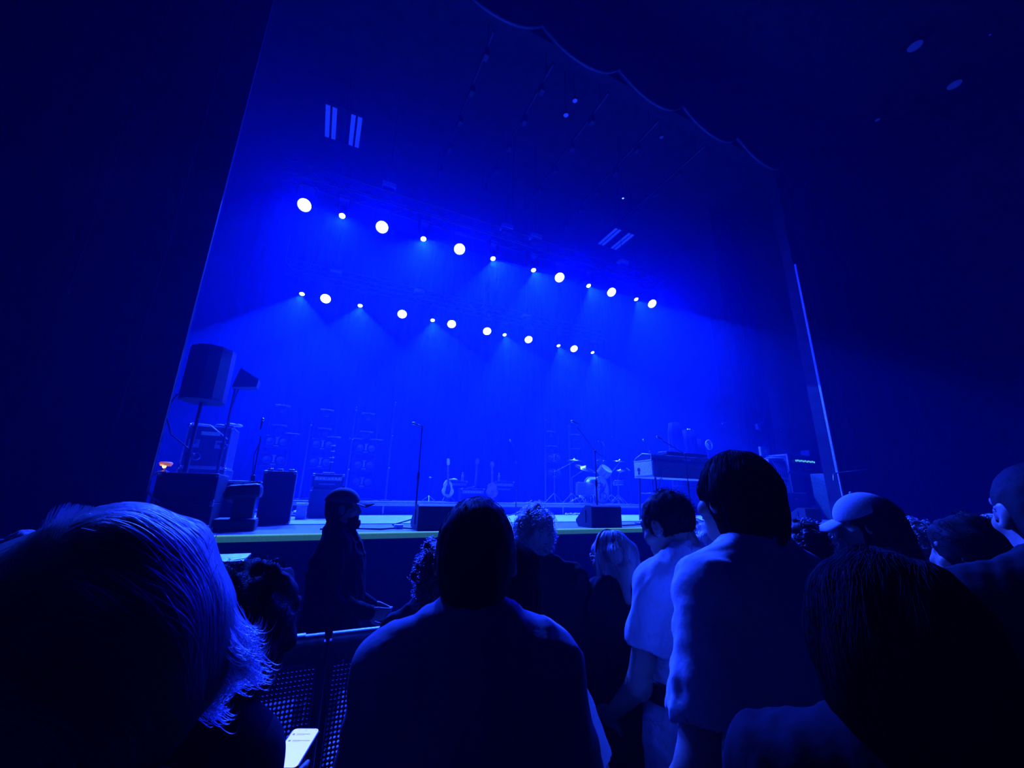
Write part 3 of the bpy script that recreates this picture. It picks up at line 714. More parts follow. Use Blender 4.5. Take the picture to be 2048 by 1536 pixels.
# cables along the lip
c = MB(); pts = [deck(u, v) + Vector((0, 0, .012)) for u, v in ((640, 1060), (700, 1058), (760, 1060), (800, 1057), (860, 1060))]; c.tube(pts, .012, 6)
tag(c.build('floor_cable', 'black_metal'), 'dark cable lying along the stage edge between the straight microphone stand and cap wearer', 'cable')
c = MB(); pts = [deck(u, v) + Vector((0, 0, .012)) for u, v in ((1245, 1052), (1290, 1050), (1270, 1047), (1310, 1052), (1340, 1050))]; c.tube(pts, .012, 6)
tag(c.build('floor_cable', 'black_metal'), 'dark cable looping on the floor beside the wedge in front of the drums', 'cable')
p = deck(797, 1058); t = thing('stage_box', 'small pale connector box on the stage edge beside the straight microphone stand', 'box', (p.x, p.y + .02, HS)); MB().box((0, 0, .03), (.12, .1, .06), bev=.008).build('body', 'white_plastic', t)
c = MB()
for k in range(14):
    q = deck(1130 + k * 3, 1031); c.tube([q + Vector((0, .05 * math.sin(k), .02)), q + Vector((.1, .1 * math.cos(k * 2), .06)), q + Vector((.2, .05, .02))], .014, 5)
c = tag(c.build('cable_tangle', 'white_plastic'), 'tangle of pale cables on the floor in front of the drum riser', 'cables', kind='stuff')
# ------------------------------------------------------------------ centre amplifiers, guitars, drums, keyboards
YA = 11.4
def combo(u0, v0, u1, lab, y=YA, name_plate=False, front='grille_cloth', body='black_vinyl'):
    x0, x1, z0, z1 = rect(u0, v0, u1, 1004, y); h = z1 - RZ
    t = cab('combo_amplifier', lab, 'amplifier', x0, x1, y, RZ, h, .3, body, front, 'combo amplifiers on the riser', inset=.025, handle=True)
    MB().box((0, -.006, h - .10), (x1 - x0 - .06, .01, .09), bev=.003).build('control_panel', 'grey_plastic', t)
    for i in range(6): MB().lathe([(.014, 0), (.011, .018), (0, .018)], Matrix.Translation((-.22 + i * .085, -.012, h - .10)) @ Matrix.Rotation(PI / 2, 4, 'X'), n=10).build('knob', 'white_plastic', t)
    return t, (x0 + x1) / 2, RZ + h
ta, xa, za = combo(897, 962, 934, 'combo amplifier with a bottle and folded towel on top', y=11.8)
tb, xb, zb_ = combo(922, 977, 969, 'low combo amplifier with a guitar leaning on it', y=11.3)
tc, xc, zc = combo(990, 963, 1028, 'combo amplifier with pale script lettering across its front and a bottle on top', y=11.9)
# pale script-like lettering band (illegible in the photograph)
sc = MB(); pts = []
hh = zc - RZ - .24
for i in range(61):
    a = i / 60; pts.append((-.26 + a * .46, -.012, hh + .03 * math.sin(a * 47) * (1 - .4 * a) + (.035 * (1 - a * 8) if a < .12 else 0)))
sc.tube(pts, .008, 5); sc.build('script_lettering', 'white_plastic', tc)
def bottle(x, y, z, lab):
    t = thing('water_bottle', lab, 'bottle', (x, y, z + .001), 0, 'bottles on the amplifiers')
    MB().lathe([(0, 0), (.034, 0), (.036, .02), (.033, .09), (.036, .15), (.030, .20), (.013, .235), (.013, .25), (0, .25)], n=20).build('body', 'clear_bottle', t)
    MB().lathe([(.016, .245), (.016, .27), (0, .27)], n=16).build('cap', 'white_plastic', t)
    MB().lathe([(.0365, .07), (.0365, .13)], n=20).build('label', 'grey_plastic', t)
xq = at_y(925, 958, 11.95).x; bottle(xq, 11.95, za + .0, 'clear water bottle standing beside the towel on the combo amplifier')
xq = at_y(998, 960, 12.05).x; bottle(xq, 12.05, zc + .0, 'clear water bottle on the amplifier with script lettering')
xq = at_y(906, 958, 11.95).x; tw = MB().ball((0, 0, .03), (.16, .1, .035), 16, 8).ball((.05, .02, .055), (.08, .07, .03), 14, 8); o = tw.build('towel', 'towel_cloth'); o.location = (xq, 11.95, za + .002); tag(o, 'small folded pale towel on the combo amplifier beside the bottle', 'towel')

def guitar(label, base, top_uv, y, mbody, rz=0.0, lean=0.0, group='guitars on stands', solid=True, tall=1.0):
    """upright guitar: shaped body, neck, headstock with pegs, bridge, strings"""
    t = thing('electric_guitar', label, 'guitar', base, rz, group)
    T = Matrix.Rotation(lean, 4, 'X') @ Matrix.Rotation(PI / 2, 4, 'X')
    out = []
    for k in range(48):
        a = 2 * PI * k / 48; r = .155 + .03 * math.cos(2 * a) ; z = .21 + math.sin(a) * .215; waist = 1 - .28 * math.exp(-((z - .25) / .06) ** 2)
        top = .86 if z > .28 else 1.0; out.append((math.cos(a) * .185 * waist * top, z))
    if solid:
        out = [(x + (.03 if (z > .36 and x < 0) else 0), z + (.05 if (z > .36 and x < -.05) else 0)) for x, z in out]
    MB().prism(out, .045 if solid else .10, T).build('body', mbody, t)
    z1 = .40; z2 = .40 + .46 * tall
    MB().prism([(-.027, z1 - .12), (.027, z1 - .12), (.021, z2), (-.021, z2)], .03, T @ Matrix.Translation((0, 0, .028))).build('neck', 'wood', t)
    h = MB().prism([(-.022, z2), (.022, z2), (.045, z2 + .05), (.035, z2 + .19), (-.03, z2 + .19), (-.04, z2 + .05)], .018, T @ Matrix.Translation((0, 0, .025))).build('headstock', mbody, t)
    for i in range(3):
        for s in (-1, 1): MB().tube([T @ Vector((s * .03, z2 + .06 + i * .045, .025)), T @ Vector((s * .062, z2 + .06 + i * .045, .025))], .010, 6).build('tuning_peg', 'chrome', h)
    MB().prism([(-.04, .13), (.04, .13), (.04, .16), (-.04, .16)], .02, T @ Matrix.Translation((0, 0, .03))).build('bridge', 'chrome', t)
    MB().prism([(-.10, .08), (.03, .06), (.08, .2), (.06, .33), (-.05, .30)], .004, T @ Matrix.Translation((0, 0, .026))).build('pickguard', 'white_plastic' if mbody != 'cream' else 'ink', t)
    s = MB()
    for i in range(6): s.tube([T @ Vector((-.018 + i * .007, .145, .047)), T @ Vector((-.014 + i * .0056, z2, .044))], .0012, 3)
    s.build('strings', 'steel', t)
    st = MB()
    for q in (-1, 1): st.tube([(q * .02, -.05, .0), (q * .16, .03, -.10), (q * .17, .02, -.13)], .010, 6).tube([(q * .10, -.06, .015), (q * .10, .04, .0)], .010, 6)
    return t
def gstand(label, x, y, z, H=.13):
    t = thing('guitar_stand', label, 'stand', (x, y, z), 0, 'guitar stands')
    MB().tube([(0, .12, .02), (0, .08, .62)], .011).build('post', 'black_metal', t)
    for s in (-1, 1): MB().tube([(0, .1, .25), (s * .18, -.1, .012)], .010).build('leg', 'black_metal', t)
    for s in (-1, 1): MB().tube([(0, .1, H - .02), (s * .08, .06, H - .02), (s * .08, -.09, H - .02), (s * .08, -.09, H + .03)], .009).build('cradle', 'black_metal', t)
for (u, v, y, m, rz, lab, lab2, solid) in ((895, 1003, 11.0, 'cream', R(8), 'pale-bodied electric guitar upright on a stand in front of the towel amplifier', 'black guitar stand holding the pale guitar', True),
                            (984, 1003, 11.1, 'wood', R(-6), 'dark wide-bodied guitar upright on a stand before the script lettered amplifier', 'black guitar stand holding the dark wide-bodied guitar', False)):
    p = at_y(u, v, y); gstand(lab2, p.x, y, RZ); guitar(lab, (p.x, y - .0, RZ + .135), None, y, m, rz, R(-8), solid=solid, tall=1.0)
p = at_y(958, 985, 11.45)
guitar('electric guitar leaning behind the low combo amplifier, its bright neck showing', (p.x - .02, 11.78, RZ + .005), None, 11.7, 'wood', R(4), R(4), tall=1.5)
# bar of small things in front: low mic stand and saddle
Y = 10.9; p = at_y(857, 1003, Y); t = thing('low_stand', 'low folding stand on the riser edge beside the pale guitar', 'stand', (p.x, Y, RZ))
for k in range(3):
    a = k * 2 * PI / 3 + .3; MB().tube([(0, 0, .16), (math.cos(a) * .22, math.sin(a) * .22, .01)], .011).build('leg', 'steel', t)
MB().tube([(0, 0, .14), (0, 0, .62)], .010).build('pole', 'black_metal', t); MB().ball((0, -.01, .63), (.05, .03, .02)).build('clip', 'chrome', t)

# ---- drum kit
DY = 11.25
def dz(v, u=1200, y=DY): return at_y(u, v, y).z
def dp(u, v, y=DY): return at_y(u, v, y)
c = dp(1203, 980); rad = (dp(1227, 980).x - dp(1180, 980).x) / 2 * 1.0; rad = min(rad, c.z - RZ - .005)
c.z = RZ + rad + .012
bd = thing('bass_drum', 'bass drum with dark brush-stroke emblem on its pale front head', 'drum', (c.x, DY, RZ + .001), R(18))
Rx = Matrix.Translation((0, 0, rad + .012)) @ Matrix.Rotation(PI / 2, 4, 'X')
MB().lathe([(rad * .97, -.42), (rad * .97, .0)], Rx, n=48).build('shell', 'drum_shell', bd)
MB().lathe([(0, 0.0), (rad * .95, 0.0)], Rx, n=48).build('front_head', 'drum_head', bd)
MB().lathe([(rad * .93, .012), (rad * 1.0, .012), (rad * 1.01, -.03), (rad * .97, -.03)], Rx, n=48).build('hoop', 'drum_shell', bd)
MB().lathe([(rad * .97, -.44), (rad * 1.01, -.44), (rad * 1.01, -.39), (rad * .97, -.39)], Rx, n=48).build('rear_hoop', 'drum_shell', bd)
def stroke(pts, r): return [(rad * x, -.006, rad + .012 + rad * z) for x, z in pts], r
em = MB()
for pts, r in (([(-.6, .42), (-.2, .48), (.12, .40)], .022), ([(-.12, .62), (-.05, .2), (-.2, -.2), (-.25, -.7)], .03), ([(.12, .5), (.2, .1), (.05, -.25)], .028), ([(-.45, .1), (-.1, .25), (.2, .2)], .02),
               ([(.55, .45), (.2, .0), (-.15, -.35)], .022), ([(.62, .35), (.3, -.05), (.2, -.3)], .014), ([(-.3, -.25), (0, -.05), (.18, -.18)], .024), ([(-.1, -.1), (-.2, -.5), (-.05, -.62)], .02)):
    a, rr = stroke(pts, r); em.tube(a, [rr * .5, rr, rr * .5][:len(a)] if len(a) == 3 else [rr * .5, rr, rr, rr * .4], 6)
em.build('emblem', 'ink', bd)
MB().lathe([(.085, 0), (.10, .004), (.12, 0)], Matrix.Translation((rad * .38, -.004, rad * .55)) @ Matrix.Rotation(PI / 2, 4, 'X'), n=24).build('port_ring', 'ink', bd)
for s in (-1, 1): MB().tube([(s * rad * .8, .1, rad * .7), (s * rad * 1.25, -.08, .0)], .014).build('spur', 'chrome', bd)
for k in range(8):
    a = PI / 8 + k * PI / 4; MB().tube([(math.cos(a) * rad * 1.03, -.03, rad + .012 + math.sin(a) * rad * 1.03), (math.cos(a) * rad * 1.03, .10, rad + .012 + math.sin(a) * rad * 1.03)], .010, 6).build('lug', 'chrome', bd)
def drum(name, label, p, r, h, tilt, shell='drum_shell', legs=None, stand=None, group='tom and snare drums'):
    t = thing(name, label, 'drum', (p.x, p.y, RZ + .001), 0, group); z = p.z - RZ
    T = Matrix.Translation((0, 0, z)) @ tilt
    MB().lathe([(r, -h), (r, 0)], T, n=36).build('shell', shell, t)
    MB().lathe([(0, .004), (r, .004)], T, n=36).build('batter_head', 'drum_head', t); MB().lathe([(r, -h - .004), (0, -h - .004)], T, n=36).build('bottom_head', 'drum_head', t)
    for q in (0, -h): MB().lathe([(r, -.016 + q), (r + .012, -.016 + q), (r + .012, .010 + q), (r, .010 + q)], T, n=36).build('rim', 'chrome', t)
    for k in range(6):
        a = k * PI / 3 + .3; MB().tube([T @ Vector((math.cos(a) * (r + .012), math.sin(a) * (r + .012), -.005)), T @ Vector((math.cos(a) * (r + .012), math.sin(a) * (r + .012), -h + .005))], .008, 6).build('lug', 'chrome', t)
    if legs:
        for k in range(3):
            a = k * 2 * PI / 3 + .5; MB().tube([(math.cos(a) * (r + .02), math.sin(a) * (r + .02), z - h * .5), (math.cos(a) * (r + .03), math.sin(a) * (r + .03), 0)], .011).build('leg', 'chrome', t)
    if stand:
        e = T @ Vector((0, 0, -h)); MB().tube([e, (e.x + stand[0], e.y + stand[1], .02)], .014).build('stand_post', 'chrome', t)
        for k in range(3):
            a = k * 2 * PI / 3 + .2; MB().tube([(e.x + stand[0], e.y + stand[1], .25), (e.x + stand[0] + math.cos(a) * .28, e.y + stand[1] + math.sin(a) * .28, .01)], .010).build('stand_leg', 'chrome', t)
    return t
pxm = (dp(1227, 980).x - dp(1180, 980).x) / 47
p = dp(1215, 938, DY + .05); drum('rack_tom', 'bright rack tom mounted above the bass drum, its bottom head toward the hall', p + Vector((0, .05, .02)), .215, .26, Matrix.Rotation(R(16), 4, 'Y') @ Matrix.Rotation(R(42), 4, 'X'), stand=(0, .35))
p = dp(1166, 966, DY + .45); drum('floor_tom', 'dark floor tom on three legs beside the bass drum', p, .24, .42, Matrix.Rotation(R(4), 4, 'Y'), legs=True)
p = dp(1236, 962, DY + .75); drum('snare_drum', 'shallow snare drum on a stand behind the bass drum', p, .19, .14, Matrix.Rotation(R(-6), 4, 'X'), stand=(0, 0))
def cymbal(label, p, r, tilt, base, bell=.28, hats=False):
    t = thing('cymbal_stand', label, 'cymbal', (base[0], base[1], RZ + .001), 0, 'cymbals of the drum kit')
    q = p - Vector((base[0], base[1], RZ + .001)); T = Matrix.Translation(q) @ tilt
    prof = [(.006, .055 * r / .2), (r * .10, .05 * r / .2), (r * bell * .8, .03 * r / .2), (r * bell, .020 * r / .2), (r * .7, .008), (r, -.012)]
    MB().lathe(prof + [(r, -.014), (r * .7, .005), (r * bell, .017 * r / .2), (.006, .05 * r / .2)], T, n=48).build('cymbal', 'brass', t)
    if hats: MB().lathe([(.006, -.07), (r * bell, -.045), (r, -.016), (r, -.018), (r * bell, -.05), (.006, -.075)], T, n=48).build('lower_cymbal', 'brass', t)
    top = T @ Vector((0, 0, .10)); piv = Vector((0, 0, max(.5, q.z * .72)))
    MB().tube([top, T @ Vector((0, 0, -.02)), piv], .011).build('boom_arm', 'chrome', t); MB().ball(top, .016).build('wing_nut', 'chrome', t)
    MB().tube([piv, (0, 0, .12)], .015).build('pole', 'chrome', t); MB().tube([(0, 0, piv.z * .5), (0, 0, piv.z * .5 + .05)], .026).build('collar', 'chrome', t)
    for k in range(3):
        a = k * 2 * PI / 3 + .9; MB().tube([(0, 0, .32), (math.cos(a) * .34, math.sin(a) * .34, .012)], .011).build('leg', 'chrome', t)
    return t
p = dp(1149, 921, DY + .2); cymbal('flat crash cymbal catching bright light above the floor tom', p, .27, Matrix.Rotation(R(2), 4, 'Y') @ Matrix.Rotation(R(3), 4, 'X'), (dp(1127, 1000).x, DY + .55))
p = dp(1170, 937, DY + .1); cymbal('large ride cymbal tilted to show its face in front of the floor tom', p, .36, Matrix.Rotation(R(8), 4, 'Y') @ Matrix.Rotation(R(24), 4, 'X'), (dp(1148, 1000).x, DY + .1))
p = dp(1240, 923, DY + .45); cymbal('crash cymbal beside the keyboard end of the drum kit', p, .29, Matrix.Rotation(R(3), 4, 'Y') @ Matrix.Rotation(R(6), 4, 'X'), (dp(1252, 1000).x, DY + .75))
p = dp(1241, 941, DY + .1); cymbal('pair of small hi-hat cymbals low at the keyboard end of the drum kit', p, .18, Matrix.Rotation(R(1), 4, 'Y'), (dp(1241, 1000).x, DY + .1), hats=True)
t = thing('drum_stool', 'round drum stool behind the bass drum', 'stool', (dp(1205, 980).x, DY + 1.0, RZ)); MB().lathe([(0, .5), (.18, .5), (.19, .53), (.18, .57), (0, .58)], n=28).build('seat', 'black_vinyl', t); MB().tube([(0, 0, .05), (0, 0, .5)], .02).build('post', 'chrome', t)
for k in range(3): MB().tube([(0, 0, .25), (math.cos(k * 2.094) * .25, math.sin(k * 2.094) * .25, .01)], .012).build('leg', 'chrome', t)
t = thing('bass_pedal', 'kick pedal on the riser in front of the floor tom stands', 'pedal', (dp(1186, 1003).x - .1, DY - .35, RZ)); MB().box((0, .1, .03), (.10, .3, .012), Matrix.Rotation(R(12), 3, 'X')).box((0, .1, .006), (.12, .32, .01)).build('plate', 'chrome', t); MB().tube([(-.06, .25, .0), (-.06, .25, .2), (.06, .25, .2), (.06, .25, 0)], .010).build('frame', 'chrome', t)
t = thing('light_bar', 'bright metal bar standing on the riser in front of the ride cymbal stands', 'bar', (dp(1145, 1000).x, DY - .4, RZ))
MB().tube([(-.42, 0, .02), (-.12, 0, .16), (.08, 0, .2), (.2, 0, .02)], .018).build('frame', 'chrome', t); MB().box((.06, -.02, .20), (.16, .08, .05), Matrix.Rotation(R(25), 3, 'Y'), bev=.01).build('head', 'white_plastic', t)
# drum microphones
def drum_mic(lab, u, v, y, bu, dirv, zoff=0):
    p = at_y(u, v, y); b = Vector((at_y(bu, 1000, y + .5).x, y + .5, RZ + .001)); q = p - b; pz = q.z * .86
    t = thing('microphone_stand', lab, 'microphone stand', b, 0, 'drum microphone stands')
    MB().tube([(0, 0, .04), (0, 0, pz)], .012).build('pole', 'black_metal', t); MB().tube([(0, 0, pz), q], .009).build('boom_arm', 'black_metal', t)
    MB().lathe([(0, 0), (.12, 0), (.12, .015), (.02, .035), (0, .035)], n=20).build('base', 'black_metal', t)
    d = Vector(dirv).normalized(); MB().tube([q - d * .08, q + d * .08], .022, 10).build('microphone', 'chrome', t); MB().ball(q + d * .08, .026).build('mic_head', 'chrome', t)
drum_mic('drum microphone stand with its bright microphone high behind the rack tom, upper of two', 1196, 878, DY + .2, 1206, (0, -.3, -1))
drum_mic('drum microphone stand with its bright microphone just below the other behind the rack tom', 1206, 886, DY + .3, 1208, (.5, -.3, -1))
drum_mic('overhead drum microphone on a long boom between the drums and keyboard', 1224, 878, DY - .1, 1288, (0, 0, 1))
drum_mic('microphone reaching in over the crash cymbal beside the keyboard', 1256, 938, DY - .1, 1262, (.9, 0, -.5))

# ---- keyboards
kb = deck(1285, 1045); KY = 6.95
xk0 = at_y(1306, 932, KY).x; zk0, zk1 = at_y(1306, 952, KY).z, at_y(1306, 920, KY).z; xk1 = at_y(1440, 932, KY).x
D = .62
kt = thing('electric_organ', 'wide electric organ with a pale end panel standing on splayed legs', 'keyboard', (xk0, KY, HS))
W = xk1 - xk0; z0, z1 = zk0 - HS, zk1 - HS
MB().box((W / 2, D / 2, (z0 + z1) / 2), (W, D, z1 - z0), bev=.012).build('case', 'grey_plastic', kt)
MB().box((-.006, D / 2, (z0 + z1) / 2), (.012, D - .05, z1 - z0 - .05), bev=.003).build('end_panel', 'cream', kt)
MB().lathe([(0, .004), (.05, .004)], Matrix.Translation((-.012, D * .72, z0 + .16)) @ Matrix.Rotation(-PI / 2, 4, 'Y'), n=20).lathe([(0, .004), (.035, .004)], Matrix.Translation((-.012, D * .72, z0 + .08)) @ Matrix.Rotation(-PI / 2, 4, 'Y'), n=20).build('socket_panel', 'ink', kt)
MB().box((W / 2, -.006, (z0 + z1) / 2), (W - .06, .012, z1 - z0 - .06), bev=.003).build('front_panel', 'grey_plastic', kt)
MB().box((W / 2, D / 2, z0 - .012), (W, D, .024), bev=.004).build('rail', 'aluminium', kt)
hut = MB().prism([(0, 0), (D * .85, 0), (D * .85, .06), (D * .45, .17), (0, .13)], W - .02, Matrix.Translation((W / 2, .04, z1)) @ Matrix(((0, 0, 1, 0), (1, 0, 0, 0), (0, 1, 0, 0), (0, 0, 0, 1))))
hut.build('upper_case', 'grey_plastic', kt)
MB().prism([(.02, .012), (D * .83, .012), (D * .83, .05), (D * .45, .15), (.02, .115)], .012, Matrix.Translation((.004, .04, z1)) @ Matrix(((0, 0, 1, 0), (1, 0, 0, 0), (0, 1, 0, 0), (0, 0, 0, 1)))).build('cheek', 'case_panel', kt)
eg = MB(); e_pts = [(0.0, .04, z1 + .13), (0, .04 + D * .45, z1 + .17), (0, .04 + D * .85, z1 + .06)]
eg.tube([(0, .04, z1 + .003)] + e_pts + [(0, .04 + D * .85, z1 + .003), (0, .04, z1 + .003)], .010, 6); eg.build('cheek_edge', 'white_plastic', kt)
for i in range(6): MB().box((W * .45 + i * .045, .033, z1 + .06), (.028, .012, .05), bev=.003).build('drawbar', 'white_plastic', kt)
keys = MB()
for i in range(44): keys.box((.06 + i * (W - .12) / 43, D - .02, z1 + .02), ((W - .12) / 43 * .9, .12, .02))
keys.build('keys', 'white_plastic', kt)
for sx in (.10, W - .1):
    for sy in (.06, D - .06): MB().tube([(sx, sy, z0 - .02), (sx + (-.03 if sx < .5 else .03), sy + (.05 if sy > .3 else -.05), 0)], .022).build('leg', 'black_metal', kt)
    MB().tube([(sx, .06, z0 * .62), (sx, D - .06, z0 * .62)], .014).build('brace', 'black_metal', kt)
MB().tube([(.10, .06, z0 * .55), (.5, .3, z0 - .02)], .012).build('brace', 'black_metal', kt)
k2 = thing('stage_piano', 'slim second keyboard lying on top of the organ', 'keyboard', (xk0 + .62, KY + .16, HS + z1 + .181), 0)
MB().box((W * .32, .16, .04), (W * .62, .30, .075), bev=.01).build('body', 'black_paint', k2); MB().box((W * .32, .07, .079), (W * .6, .08, .004)).build('panel', 'aluminium', k2)
kk = MB()
for i in range(30): kk.box((.06 + i * (W * .56) / 29, .24, .08), (W * .56 / 29 * .9, .12, .012))
kk.build('keys', 'white_plastic', k2)
for sx in (.06, W * .58): MB().box((sx, .16, -.0), (.04, .2, .02)).build('foot', 'black_paint', k2)
c = MB().tube([Vector((xk0 + .04, KY - .05, HS + z1 + .14)), Vector((xk0 + .06, KY - .08, HS + z1 - .05)), Vector((xk0 + .14, KY - .06, HS + z0 + .1)), Vector((xk0 + .2, KY - .05, HS + z0 - .1))], .009, 6)
tag(c.build('hanging_cable', 'black_metal'), 'thin black cable hanging down over the pale end of the organ', 'cable')
# tall folded drape columns and round fan behind the keyboards
for i, (u0, u1, vt, lab) in enumerate(((1346, 1366, 848, 'rolled cloth column behind the keyboard, nearer the drum kit'), (1374, 1394, 862, 'rolled cloth column behind the keyboard with two glowing glints on top'), (1398, 1412, 880, 'narrow rolled cloth column behind the keyboard below the round fan'))):
    y = 10.2 if i != 9 else 10; x0, x1, z0_, z1_ = rect(u0, vt, u1, 1010, y); t = thing('cloth_column', lab, 'cloth roll', ((x0 + x1) / 2, y, HS + .012), 0, 'rolled cloth columns')
    r = (x1 - x0) / 2; pf = MB(); n = 40; vs = []; fs = []
    for j in range(9):
        z = (z1_ - HS) * j / 8
        for k in range(n):
            a = 2 * PI * k / n; rr = r * (1 + .07 * math.sin(a * 9 + .2 * j)) * (1 if j < 8 else .8); vs.append((rr * math.cos(a), rr * math.sin(a), z))
    for j in range(8):
        for k in range(n): fs.append((j * n + k, j * n + (k + 1) % n, (j + 1) * n + (k + 1) % n, (j + 1) * n + k))
    fs.append(tuple(range(8 * n, 9 * n))); pf.add(vs, fs, True); pf.build('cloth', mat('roll_cloth', (.016, .016, .022), .95, spec=.1) if i == 0 else bpy.data.materials['roll_cloth'], t)
    for k in (.3, .7): MB().lathe([(r * 1.08, -.02), (r * 1.1, 0), (r * 1.08, .02)], Matrix.Translation((0, 0, (z1_ - HS) * k)), n=24).build('strap', 'webbing', t)
    if i == 1:
        for s in (-1, 1): MB().ball((s * .05, -.03, z1_ - HS + .02), .028).build('clip', 'led_and_glint', t)  # no lamps here: two glints put in as emission on small balls
Y = 9.0; p = at_y(1416, 890, Y); t = thing('round_fan', 'round caged fan on a pole above the keyboard', 'fan', (p.x, Y, HS + .012)); zc_ = p.z - HS - .012; rr = .155
cg = MB()
for k in range(9):
    q = rr * (k + 1) / 9; cg.tube([(q * math.cos(a), -.05 - .03 * (1 - (q / rr) ** 2), zc_ + q * math.sin(a)) for a in np.linspace(0, 2 * PI, 29)], .003, 4, caps=False)
cg.tube([(rr * math.cos(a), -.04, zc_ + rr * math.sin(a)) for a in np.linspace(0, 2 * PI, 33)], .012, 6, caps=False); cg.build('cage', 'white_plastic', t)
bl = MB()
for k in range(3):
    a0 = k * 2.094; bl.prism([(.02, -.02), (.12, -.05), (.13, .04), (.03, .03)], .006, Matrix.Translation((0, -.03, zc_)) @ Matrix.Rotation(PI / 2, 4, 'X') @ Matrix.Rotation(a0, 4, 'Z') @ Matrix.Rotation(R(20), 4, 'X'))
bl.build('blade', 'grey_plastic', t); MB().ball((0, 0, zc_), (.07, .09, .07)).build('motor', 'black_paint', t)
MB().tube([(0, .02, 0), (0, .02, zc_)], .016).build('pole', 'black_metal', t); MB().lathe([(0, 0), (.18, 0), (.18, .02), (.03, .04), (0, .04)], n=24).build('base', 'black_metal', t)

# ---- equipment rack corner at the far end
YR = 8.2
x0, x1, z0, z1 = rect(1576, 946, 1648, 1012, YR); xr0, xr1, zr0, zr1 = rect(1576, 911, 1642, 947, YR)
road_case('tall dark case standing under the equipment rack at the far stage side', xr0 + .02, xr1 + .12, YR, HS, zr0 - .002, .8, 'far side cases', dishes=False)
rk = thing('equipment_rack', 'metal-edged equipment rack with green lit display at the far stage side', 'rack', ((xr0 + xr1) / 2, YR, zr0)); w, h = xr1 - xr0, zr1 - zr0
MB().box((0, .35, h / 2), (w - .02, .68, h - .02)).build('body', 'case_panel', rk)
e = MB(); r = .055
for s in (-1, 1): e.box((s * (w / 2 - r / 2), 0, h / 2), (r, .05, h), bev=.006).box((s * (w / 2 - r / 2), .35, h - .03), (r, .7, .05)).box((s * (w / 2 - r / 2), .35, .03), (r, .7, .05))
e.box((0, 0, r / 2), (w, .05, r), bev=.006).box((0, 0, h - r * .3), (w, .05, r * .6), bev=.006); e.build('edging', 'aluminium', rk)
dsp = MB().box((.02, -.014, h * .66), (w * .56, .02, .11), bev=.004).build('display', 'grey_plastic', rk)
for i in range(11): MB().box((-.28 * w + i * w * .054 + .02, -.026, h * .66 + .012 * (i % 2)), (w * .038, .006, .055)).build('lit_segment', 'green_led', dsp)
for i in range(3): MB().box((-.2 + i * .22, -.014, h * (.28 + .1 * (i % 2))), (.14, .02, .06), bev=.003).build('module', 'grey_plastic', rk)
for i in range(4): MB().ball((-.05 + i * .07, -.02, h * .22), .02, 8, 6).build('knob', 'white_plastic', rk)
x0, x1, za_, zb2 = rect(1540, 920, 1574, 958, YR - .1); am = thing('rack_amplifier', 'bright-edged amplifier with loose cables beside the equipment rack', 'amplifier', ((x0 + x1) / 2, YR - .1, HS)); w = x1 - x0
MB().box((0, .3, (za_ - HS) / 2), (w, .55, za_ - HS), bev=.01).build('stand_case', 'case_panel', am)
MB().box((0, .25, (za_ + zb2) / 2 - HS), (w, .5, zb2 - za_), bev=.01).build('body', 'aluminium', am); MB().box((0, -.004, (za_ + zb2) / 2 - HS), (w * .9, .012, (zb2 - za_) * .8)).build('front_panel', 'case_panel', am)
cb = MB()
for k in range(5): cb.tube([(-w * .35 + k * w * .16, -.03, (zb2 - HS) - .06 - .03 * k), (-w * .2 + k * w * .1, -.08, (za_ + zb2) / 2 - HS), (-w * .3 + k * w * .15, -.05, za_ - HS - .1)], .010, 5)
cb.build('cable', 'white_plastic', am)
x0, x1, z0, z1 = rect(1539, 913, 1571, 920, YR); t = thing('folded_jacket', 'crumpled cloth thrown over the bright-edged amplifier', 'cloth', ((x0 + x1) / 2, YR + .12, zb2 + .002)); MB().ball((0, 0, .05), ((x1 - x0) / 2, .2, .06), 16, 8).build('cloth', 'shirt_mid', t)
def small_box(u0, v0, u1, v1, y, lab, m, name='equipment_box', d=.3, z=None, grp=None, mlid=None):
    x0, x1, z0, z1 = rect(u0, v0, u1, v1, y); zz = z0 if z is None else z
    t = thing(name, lab, 'box', ((x0 + x1) / 2, y, zz), 0, grp); MB().box((0, d / 2, (z1 - zz) / 2), (x1 - x0, d, z1 - zz), bev=.012).build('body', m, t)
    MB().box((0, d / 2, z1 - zz - .01), (x1 - x0 + .012, d + .012, .022), bev=.004).build('lid', mlid or 'aluminium', t); MB().box((0, -.006, (z1 - zz) * .75), (.1, .012, .03), bev=.003).build('latch', 'steel', t); return t
small_box(1568, 985, 1614, 1012, 7.6, 'wide dark box on the floor in front of the equipment rack', 'case_panel', z=HS)
small_box(1565, 965, 1581, 986, 7.75, 'narrow pale box standing on the wide dark box before the rack', 'white_plastic', z=at_y(1590, 985, 7.6).z + .003, d=.2)
small_box(1619, 901, 1637, 911, YR + .3, 'small dark box on top of the equipment rack', 'grey_plastic', z=zr1 + .001, mlid='grey_plastic')
x0, x1, z0, z1 = rect(1534, 893, 1552, 911, YR + .5); t = thing('control_panel', 'upright panel of small buttons on a pole behind the bright-edged amplifier', 'panel', ((x0 + x1) / 2, YR + .75, HS))
MB().box((0, 0, (z0 + z1) / 2 - HS), (x1 - x0, .08, z1 - z0), bev=.01).build('body', 'grey_plastic', t); MB().tube([(0, 0.05, 0), (0, .05, z0 - HS)], .02).build('pole', 'black_metal', t)
for i in range(4):
    for j in range(3): MB().box(((i - 1.5) * .05, -.045, (z0 + z1) / 2 - HS + (j - 1) * .06), (.03, .012, .03)).build('button', 'white_plastic', t)
